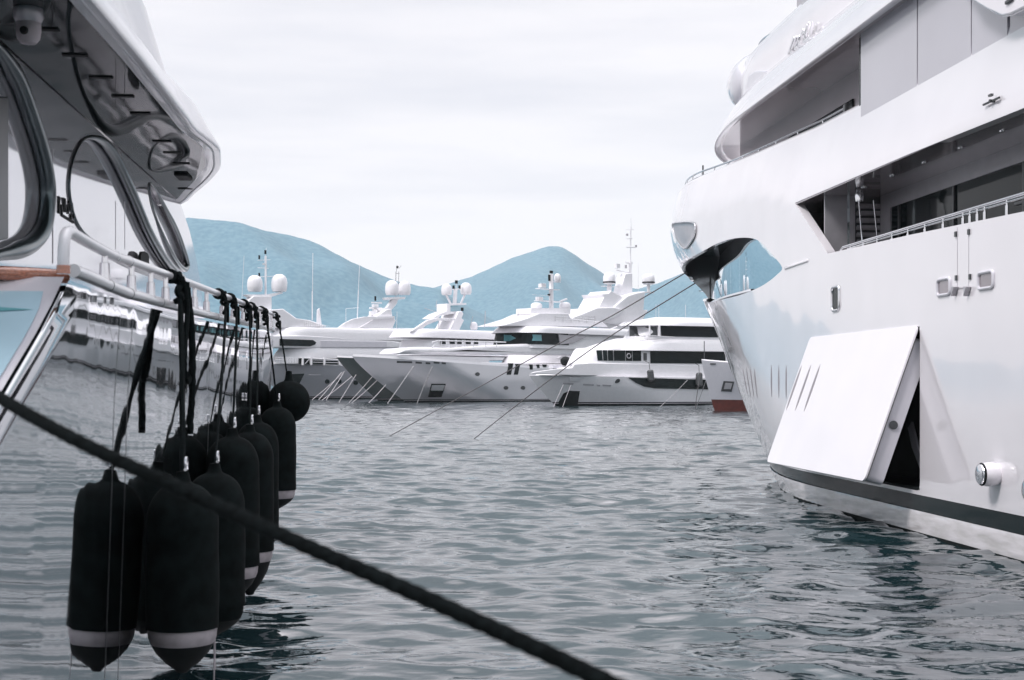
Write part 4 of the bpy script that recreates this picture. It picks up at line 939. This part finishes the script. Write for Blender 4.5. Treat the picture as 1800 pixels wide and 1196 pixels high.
prof(y2, f2, 'radar_arch', ((590, 580), (606, 568), (620, 561), (640, 557), (694, 556), (694, 560), (640, 561), (612, 568), (600, 580)), -3.2, -2.6)
prof(y2, f2, 'arch_leg', ((620, 584), (655, 562), (668, 552), (680, 544), (688, 543), (690, 557), (696, 563), (690, 578), (680, 584)), -2.4, 2.6, bevel=.15)
prof(y2, f2, 'dome_stalk', ((664, 544), (680, 541), (690, 527), (700, 526), (698, 534), (688, 546), (684, 556), (676, 556)), -.5, .6, bevel=.1)
prof(y2, f2, 'dome_platform', ((681, 523), (713, 522), (712, 526), (683, 527)), -1.2, 1.2, bevel=.05)
prof(y2, f2, 'radar_bracket', ((652, 540), (672, 541), (672, 544), (652, 543)), -.4, .4, bevel=.03)
prof(y2, f2, 'radar_post', ((657, 541), (662, 541), (662, 560), (657, 560)), -.4, .4, bevel=.03)
mastbits(y2, f2, 'radar_scanner', [('b', (653, 531, 671, 534), .3), ('b', (655, 535, 664, 540), .8), ('b', (650, 547, 657, 555), .8)])
mastbits(y2, f2, 'mast', [('t', [(695, 522), (696, 478)], .09), ('t', [(700, 522), (701, 478)], .07), ('t', [(695, 481), (702, 481)], .06), ('t', [(695, 500), (701, 500)], .05), ('t', [(697, 478), (698, 466)], .07), ('t', [(702, 472), (705, 467)], .05)], lgrey)
mastbits(y2, f2, 'navigation_light', [('b', (658.5, 521, 661, 529), .2), ('b', (697, 468, 700, 472), .25)], black)
dome_(y2, f2, 689, 519, 493, 24); dome_(y2, f2, 711, 519, 494, 22, v=-1.2)
mastbits(y2, f2, 'whip_antenna', [('t', [(626, 612), (630, 511)], .09), ('t', [(630, 511), (632, 466)], .05), ('t', [(697, 577), (698, 548)], .05), ('t', [(608, 543), (631, 541)], .04), ('t', [(608, 565), (608, 543)], .04)])
rail_far(y2, f2, 667, 770, 577, 578, 8.0, 10)
# ---- 3: yacht with V shaped dome arms
f3 = far_frame(592, 252, 45); y3 = empty('motor_yacht', f3, 'far yacht with dark green bow and two domes on V shaped arms', 'yacht', G)
hull_far(y3, f3, 66, 10, 7.8, 6.4, greenhull, rake=9.5, bulw=.3)
tierf(y3, f3, 'main_deckhouse', 8.8, 715, 960, 625, 598, 800, rake=1.2)
tierf(y3, f3, 'upper_deckhouse', 8.4, 700, 950, 595, 580, 800, rake=1.5)
for x0, x1 in ((774, 783), (790, 799), (803, 811), (818, 827), (833, 840)):
    band(y3, f3, 'window', x0, x1, 597, 599, glass, proud=.12); band(y3, f3, 'window', x0, x1, 600, 605, glass, proud=.12)
prof(y3, f3, 'radar_arch', ((722, 583), (740, 571), (752, 563), (770, 559), (802, 560), (800, 564), (770, 564), (750, 572), (736, 584)), 2.4, 3.0)
prof(y3, f3, 'radar_arch', ((722, 583), (740, 571), (752, 563), (770, 559), (802, 560), (800, 564), (770, 564), (750, 572), (736, 584)), -3.0, -2.4)
prof(y3, f3, 'arch_leg', ((788, 584), (800, 562), (806, 548), (812, 547), (815, 552), (812, 560), (816, 563), (808, 580), (800, 584)), -2.0, 2.4, bevel=.12)
prof(y3, f3, 'arch_top', ((760, 560), (772, 552), (786, 547), (786, 534), (820, 533), (820, 536), (792, 537), (792, 548), (800, 549), (798, 552), (776, 555), (768, 561)), -1.4, 1.6, bevel=.06)
mastbits(y3, f3, 'mast', [('t', [(799, 535), (801, 508)], .38), ('t', [(792, 534), (784, 518)], .2), ('t', [(810, 534), (817, 518)], .2), ('t', [(796, 509), (809, 508)], .12), ('t', [(802, 508), (802, 496)], .06)])
mastbits(y3, f3, 'navigation_light', [('b', (796, 502, 798.5, 508), .25), ('b', (806.5, 502, 809, 508), .25), ('b', (800.5, 493, 804, 499), .25), ('b', (811, 541, 814, 547), .3)], black)
mastbits(y3, f3, 'radar_scanner', [('b', (790, 538.5, 805, 540), .3), ('b', (778, 550.5, 794, 552), .3)], blueglass)
dome_(y3, f3, 785, 519, 499, 19); dome_(y3, f3, 819, 518, 497, 20)
mastbits(y3, f3, 'whip_antenna', [('t', [(771, 582), (772, 551)], .06), ('t', [(771, 550), (746, 542)], .05), ('t', [(766, 540), (768, 528)], .05), ('t', [(798, 572), (782, 565)], .04), ('t', [(826, 576), (831, 556)], .05), ('t', [(852, 576), (853, 547)], .08)], lgrey)
dome_(y3, f3, 833, 580, 566, 13)
# ---- B: the grey-white hull in the middle
fb = far_frame(619, 228, 45); yb = empty('motor_yacht', fb, 'sharp bowed silver white yacht in the middle distance with long dark wheelhouse windows', 'yacht', G)
WB = 12.5
hull_far(yb, fb, 66, WB, 7.5, 5.6, silverhull, rake=11.5, Lbd=16, Lbw=22, blunt=.95, bulw=.4)
prof(yb, fb, 'foredeck_housing', ((700, 622), (712, 613), (745, 610), (790, 612), (860, 607), (940, 604), (1010, 604), (1040, 625)), -1.0, 4.6, bevel=.5)
tierf(yb, fb, 'wheelhouse', 10.0, 893, 1110, 612, 582, 940, rake=.6, ln=3.0, p=4, vn=0)
band(yb, fb, 'wheelhouse_window', 930, 1000, 584, 605, glass, proud=.10, pref=930, wrap=True)
band(yb, fb, 'window_pane', 920, 952, 588, 599, blueglass, proud=.16, pref=930)
prof(yb, fb, 'side_screen', ((982, 588), (1032, 592), (1010, 603), (985, 606)), 5.0, 5.25, m=lgrey, bevel=.02)
tierf(yb, fb, 'roof', 11.0, 880, 1120, 584, 572, 920, rake=1.6, ln=6, crown=.25, vn=0)
prof(yb, fb, 'sun_deck_housing', ((880, 573), (905, 566), (925, 560), (945, 551), (1000, 551), (1004, 560), (1060, 566), (1070, 575)), -3, 3.4, bevel=.2)
prof(yb, fb, 'dome_pedestal', ((933, 552), (934, 542), (1003, 542), (1003, 552)), -1.8, 2.0, bevel=.05)
mastbits(yb, fb, 'mast', [('t', [(969, 545), (969, 482)], .42), ('b', (945, 507, 980, 510.5), 1.2), ('b', (943, 528, 985, 532), 1.2), ('t', [(985, 530), (996, 526)], .2), ('b', (972, 495, 983, 497), .8)])
mastbits(yb, fb, 'radar_scanner', [('b', (936, 518.5, 965, 520), .3), ('b', (944, 522, 952, 528), .8), ('b', (949, 499, 957, 506), .8), ('b', (950, 498, 959, 499), .3)])
mastbits(yb, fb, 'navigation_light', [('b', (964.5, 483, 967, 494), .3), ('b', (967, 476, 971, 481), .3), ('b', (963.5, 517, 966, 520), .3)], black)
dome_(yb, fb, 943, 543, 532, 20); dome_(yb, fb, 993, 543, 531, 20); dome_(yb, fb, 980, 495, 481, 12)
mastbits(yb, fb, 'whip_antenna', [('t', [(852, 575), (853, 548)], .07), ('t', [(910, 563), (911, 549)], .07)], lgrey)
rail_far(yb, fb, 976, 1045, 556, 560, 7.0, 5)
mastbits(yb, fb, 'deck_rail', [('t', [(760, 602), (770, 599), (889, 602)], .12, 4.8), ('t', [(760, 611), (772, 599)], .12, 4.8), ('t', [(775, 606), (840, 607)], .06, 4.8)] + [('t', [(x, 600), (x, 610)], .08, 4.8) for x in (776, 786, 801, 816, 832, 854, 873)])
WIN = []
for (x0, x1, y0, y1, sl) in ((892, 900, 639, 659, -2), (905, 912, 640, 659, -2), (931, 936, 641, 650, 0), (944, 948, 641, 647, 0), (955, 960, 641, 645, 0)):
    WIN.append(((x0 - sl, y0), (x1 - sl, y0), (x1 + sl, y1), (x0 + sl, y1)))
def onhull(fr, x, y, zf):
    # march the ray until it meets the generic hull
    a, b, c = fr.ray(x, y); t = 60.0; prev = None
    while t < 420:
        u = fr.cu + t * a; v = fr.cv + t * b; z = CZ + t * c
        w = min(1, max(0, z / fr.zd(u)))
        if v < fr.bp(u, w): return u, fr.bp(u, w), z
        t += .1
    return u, v, z
def hullpatch(root, fr, name, P, m, proud=.06):
    Q = [onhull(fr, x, y, 0) for x, y in P]; c = sum((Vector(q) for q in Q), Vector()) / len(Q)
    n = (Vector(Q[1]) - Vector(Q[0])).cross(Vector(Q[-1]) - Vector(Q[0])).normalized()
    if n.y < 0: n = -n
    mb = MB(); A = [Vector(q) + n * proud for q in Q]; B_ = [Vector(q) - n * .25 for q in Q]; mb.poly(A); mb.grid([A + [A[0]], B_ + [B_[0]]]); return mb.build(name, m, root, fr)
for P in WIN: hullpatch(yb, fb, 'hull_window', P, glass)
hullpatch(yb, fb, 'anchor_pocket', ((758, 675), (783, 675), (776, 698), (752, 698)), glass)
hullpatch(yb, fb, 'anchor', ((759, 677), (781, 677), (778, 686), (757, 686)), whiteflat, .14)
for x0, x1, y0 in ((697, 724, 635), (730, 741, 636), (762, 772, 636), (776, 783, 637), (748, 756, 637)): hullpatch(yb, fb, 'fairlead', ((x0, y0), (x1, y0 + .5), (x1, y0 + 3.5), (x0, y0 + 3)), dgrey)
for x, y in ((839, 658), (889, 682), (919, 682)): hullpatch(yb, fb, 'porthole', [(x + 4 * math.cos(a), y + 3.4 * math.sin(a)) for a in np.linspace(0, 6.28, 13)[:-1]], dgrey)
# ---- 5: very large yacht behind with tall mast
f5 = far_frame(745, 262, 40); y5 = empty('motor_yacht', f5, 'largest far yacht with the tallest lattice mast and sweeping white arches', 'yacht', G)
hull_far(y5, f5, 84, 12, 7.0, 6.5, whiteflat)
tierf(y5, f5, 'main_deckhouse', 11, 900, 1330, 640, 600, 1050, rake=4, ln=12)
prof(y5, f5, 'sweeping_side', ((980, 630), (1020, 603), (1060, 584), (1090, 572), (1100, 566), (1140, 566), (1150, 580), (1140, 600), (1130, 632)), 4.6, 5.4, bevel=.1)
prof(y5, f5, 'dark_opening', ((1027, 607), (1045, 600), (1092, 597), (1086, 604), (1060, 609)), 5.3, 5.44, m=glass, bevel=0)
prof(y5, f5, 'dark_opening', ((1085, 572), (1112, 569), (1112, 573), (1086, 574)), 5.3, 5.44, m=lgrey, bevel=0)
prof(y5, f5, 'upper_wing', ((955, 572), (1000, 561), (1030, 549), (1050, 541), (1078, 540), (1100, 545), (1080, 560), (1050, 568), (1020, 575)), -4.4, 4.6, m=whiteflat, bevel=.2)
prof(y5, f5, 'funnel', ((1048, 565), (1066, 552), (1085, 535), (1103, 520), (1118, 515), (1135, 512), (1133, 530), (1132, 545), (1140, 545), (1126, 572), (1120, 580)), -3.6, 3.8, bevel=.25)
prof(y5, f5, 'forward_arch', ((1052, 541), (1062, 523), (1060, 520), (1058, 517), (1070, 516), (1074, 511), (1082, 516), (1100, 524), (1096, 535), (1088, 543)), -3.0, 3.2, bevel=.15)
prof(y5, f5, 'mast_column', ((1089, 522), (1099, 481), (1112, 480), (1112, 520)), -1.1, 1.2, bevel=.2)
mastbits(y5, f5, 'lattice_mast', [('t', [(1107, 481), (1108, 460)], .35), ('t', [(1108, 460), (1109, 398)], .14), ('t', [(1109, 398), (1109, 383)], .07), ('t', [(1100, 435), (1117, 435)], .10), ('t', [(1101, 420), (1112, 420)], .08), ('t', [(1100, 404), (1114, 404)], .06), ('t', [(1100, 462), (1112, 463)], .12), ('t', [(1083, 475), (1110, 481)], .12), ('t', [(1122, 516), (1122, 463)], .04), ('t', [(1098, 463), (1101, 456)], .05), ('b', (1082, 464, 1088, 472), .7)])
mastbits(y5, f5, 'navigation_light', [('b', (1101, 411, 1103.5, 415), .3), ('b', (1117, 431, 1119, 435), .3), ('b', (1099, 466, 1101, 472), .3)], lgrey)
dome_(y5, f5, 1071, 500, 479, 22, ring=True); dome_(y5, f5, 1140, 500, 481, 22, ring=True)
mastbits(y5, f5, 'dome_stand', [('b', (1060, 503, 1082, 505), 1.2), ('t', [(1071, 518), (1071, 500)], .5), ('t', [(1140, 515), (1140, 500)], .35), ('b', (1132, 513, 1147, 516), 1.0)])
mastbits(y5, f5, 'whip_antenna', [('t', [(1053, 535), (1053, 520)], .05), ('t', [(1153, 565), (1153, 535)], .05), ('t', [(1158, 565), (1158, 535)], .05), ('t', [(1205, 560), (1205, 536)], .05)])
rail_far(y5, f5, 1012, 1046, 557, 557, 9.4, 3)
# ---- C: nearer white yacht
fc = far_frame(930, 196, 27); yc = empty('motor_yacht', fc, 'low white yacht with black hull window strip and row of dark saloon windows', 'yacht', G)
WC = 9
hull_far(yc, fc, 50, WC, 4.25, 3.9, whiteflat, rake=4.2, Lbd=15, Lbw=17, blunt=.9, bulw=.05)
prof(yc, fc, 'bulwark', ((932, 657), (940, 654), (975, 649), (1005, 647), (1010, 640), (1040, 638), (1280, 643), (1340, 646), (1340, 668), (1102, 662), (1000, 660)), 3.3, 3.6, bevel=.1)
tierf(yc, fc, 'foredeck', 7.0, 950, 1340, 660, 646, 1100, rake=3.5, ln=9)
tierf(yc, fc, 'main_deckhouse', 7.0, 1010, 1340, 647, 613, 1180, rake=1.5, ln=5, tumble=.1, p=3)
T_m = fc.T
for (x0, x1) in ((1052, 1060), (1061, 1068), (1069, 1078), (1079, 1099), (1100, 1111), (1112, 1127)): band(yc, fc, 'saloon_window', x0, x1, 617, 635, glass, proud=.08, pref=1150)
band(yc, fc, 'saloon_window', 1143, 1275, 618, 639, glass, proud=.08, pref=1180)
band(yc, fc, 'side_door_window', 1131, 1137, 621, 634, dgrey, proud=.08, pref=1150)
a, b = fc.hit(1105, 626, 3.62); mb = MB(); mb.tube([(a + .32 * math.cos(q), 3.66, b + .32 * math.sin(q)) for q in np.linspace(0, 6.28, 18)], .07, 6); mb.build('lifebuoy', lgrey, yc, fc)
tierf(yc, fc, 'upper_deck', 8.0, 1028, 1350, 617, 595, 1180, rake=6, ln=11, tumble=.5, crown=.1)
tierf(yc, fc, 'sky_lounge', 6.4, 1110, 1350, 597, 573, 1180, rake=1.5, ln=4, p=3, tumble=.1)
band(yc, fc, 'sky_lounge_window', 1127, 1138, 573, 592, dgrey, proud=.08, pref=1190); band(yc, fc, 'sky_lounge_window', 1142, 1156, 575, 592, dgrey, proud=.08, pref=1190); band(yc, fc, 'sky_lounge_window', 1162, 1262, 574, 592, glass, proud=.08, pref=1190)
tierf(yc, fc, 'sun_deck_roof', 7.6, 1100, 1350, 573, 563, 1200, rake=2.5, ln=8, crown=.5)
mastbits(yc, fc, 'deck_rail', [('t', [(1138, 590), (1185, 593)], .06, 3.9), ('t', [(1142, 572), (1142, 592)], .12, 3.5), ('t', [(1159, 572), (1159, 592)], .16, 3.5)])
rail_far(yc, fc, 1090, 1150, 592, 593, 6.0, 5, r=.02)
hullpatch(yc, fc, 'hull_window_strip', ((1104, 664), (1254, 668), (1254, 685), (1150, 683), (1132, 680), (1117, 673)), glass, .10)
hullpatch(yc, fc, 'anchor_pocket', ((982, 706), (990, 692), (1000, 687), (1019, 688), (1015, 712), (982, 712)), glass, .08)
hullpatch(yc, fc, 'folding_step', ((1000, 662), (1019, 662), (1018, 669), (1000, 669)), whiteflat, .25)
for x0, x1, y0 in ((989, 1008, 673), (1024, 1044, 675), (1048, 1055, 676), (1058, 1074, 676)): hullpatch(yc, fc, 'fairlead', ((x0, y0), (x1, y0 + .5), (x1 - 1, y0 + 3.5), (x0 + 1, y0 + 2.5)), lgrey)
hullpatch(yc, fc, 'hawse_hole', [(1085 + 4 * math.cos(a) + 2 * math.sin(a), 670 - 4 * math.sin(a)) for a in np.linspace(0, 6.28, 13)[:-1]], dgrey)
mastbits(yc, fc, 'windlass', [('b', (968, 642, 985, 648), 1.2), ('b', (1000, 638, 1012, 642), .6)], palewhite)
o = None
def small_fender(px, y0, y1, w, v, label, tilt=0):
    u, zt = fc.hit(px, y0, v); _, z0 = fc.hit(px, y1, v); p = fc.o + fc.d * u + fc.n * v; r = w / 2 / FPX * p.y; h = zt - z0
    f = empty('fender', None, label, 'fender', 'fenders on the low white yacht'); f.location = (p.x, p.y, z0); f.rotation_euler = (0, tilt, 0)
    mb = MB(); mb.lathe([(0, 0), (r * .7, .04), (r, h * .12), (r, h * .86), (r * .7, h * .97), (0, h)], (0, 0, 0), 16); mb.build('body', dgrey, f)
    mb = MB(); mb.tube([(0, 0, h), (0, .2, h + 1.0), (-.5, .5, h + 1.3)], .04, 5); mb.build('lanyard', ropemat, f)
small_fender(1145, 650, 671, 12, 4.9, 'grey fender under the small side door of the low white yacht', -.12)
small_fender(1229, 655, 680, 12, 4.9, 'dark fender beside the rope, close to the red bottomed bow')
u, z = fb.hit(995, 634, 7.0); p = fb.o + fb.d * u + fb.n * 7.0
bf = MB(); bf.lathe([(0, -.55), (.5, -.4), (.75, 0), (.72, .4), (.4, .75), (0, .85)], (0, 0, 0), 18); o = bf.build('ball_fender', black); p2 = wp(994, 637, 205); o.location = p2; tag(o, 'round black fender above the bow of the low white yacht', 'fender')
# ---- D: red bottomed bow
fd = far_frame(1233, 158, 35); yd = empty('motor_yacht', fd, 'white bow with red bottom paint peeking out beside the biggest yacht', 'yacht', G)
hull_far(yd, fd, 30, 7.5, 5.7, 4.4, palewhite, rake=2.0, Lbd=12, Lbw=13, blunt=1, bulw=.12, boot=(1.35, redboot))
hullpatch(yd, fd, 'anchor_pocket', ((1271, 670), (1290, 671), (1285, 689), (1267, 688)), dgrey, .05)
hullpatch(yd, fd, 'anchor', ((1275, 673), (1286, 674), (1283, 684), (1272, 684)), lgrey, .14)
hullpatch(yd, fd, 'fairlead', ((1248, 639), (1258, 639), (1258, 641), (1248, 641)), dgrey, .05)
mastbits(yd, fd, 'jackstaff', [('t', [(1238, 636), (1238, 600)], .05)], dgrey)
prof(yd, fd, 'deckhouse', ((1300, 642), (1306, 634), (1330, 633), (1360, 642)), .8, 2.6, bevel=.2)
# bow lines of the far row
lines((((606, 653), (549, 703), 283), ((600, 655), (560, 703.5), 283), ((604, 656), (573, 704), 283), ((622, 659), (566, 704), 283)), 'pale lines crossing in front of the grey hull')
lines((((626, 659), (596, 707.5), 240), ((655, 662), (614, 708), 236), ((664, 668), (619, 708.5), 234), ((678, 677), (648, 709), 230)), 'pale lines below the dark side of the silver bow')
lines((((727, 644), (681, 710), 222),), 'pale line running down from the silver bow, nearer its tip'); lines((((760, 645), (733, 710), 218),), 'pale line running down beside the anchor of the silver bow')
lines((((990, 677), (973, 716), 190),), 'pale line dropping past the anchor pocket of the low white yacht', .04); lines((((1003, 678), (989, 716), 190),), 'slack pale line hanging inside the dark anchor pocket', .04)
lines((((1209, 668), (1160, 716), 188),), 'pale line slanting across the black hull window strip', .035); lines((((1232, 655), (1222, 718), 178),), 'dark line hanging beside the dark fender', .05, ropegrey)
lines((((1252, 641), (1224, 716), 165),), 'pale line leading down left from the red bottomed bow', .04)
# ================================================================ haze
mb = MB(); mb.box((-300, 2200, 290), (9000, 8000, 640)); hz_ = mb.build('haze', whiteflat); hz_.data.materials.clear()
hm = bpy.data.materials.new('haze_air'); hm.use_nodes = True; t = hm.node_tree; t.nodes.clear()
o_ = t.nodes.new('ShaderNodeOutputMaterial'); v_ = t.nodes.new('ShaderNodeVolumePrincipled'); v_.inputs['Color'].default_value = (0.90, 0.94, 0.97, 1); v_.inputs['Density'].default_value = 0.00007
t.links.new(v_.outputs[0], o_.inputs['Volume']); hz_.data.materials.append(hm); hz_['kind'] = 'stuff'; hz_['label'] = 'pale even haze over the harbour'
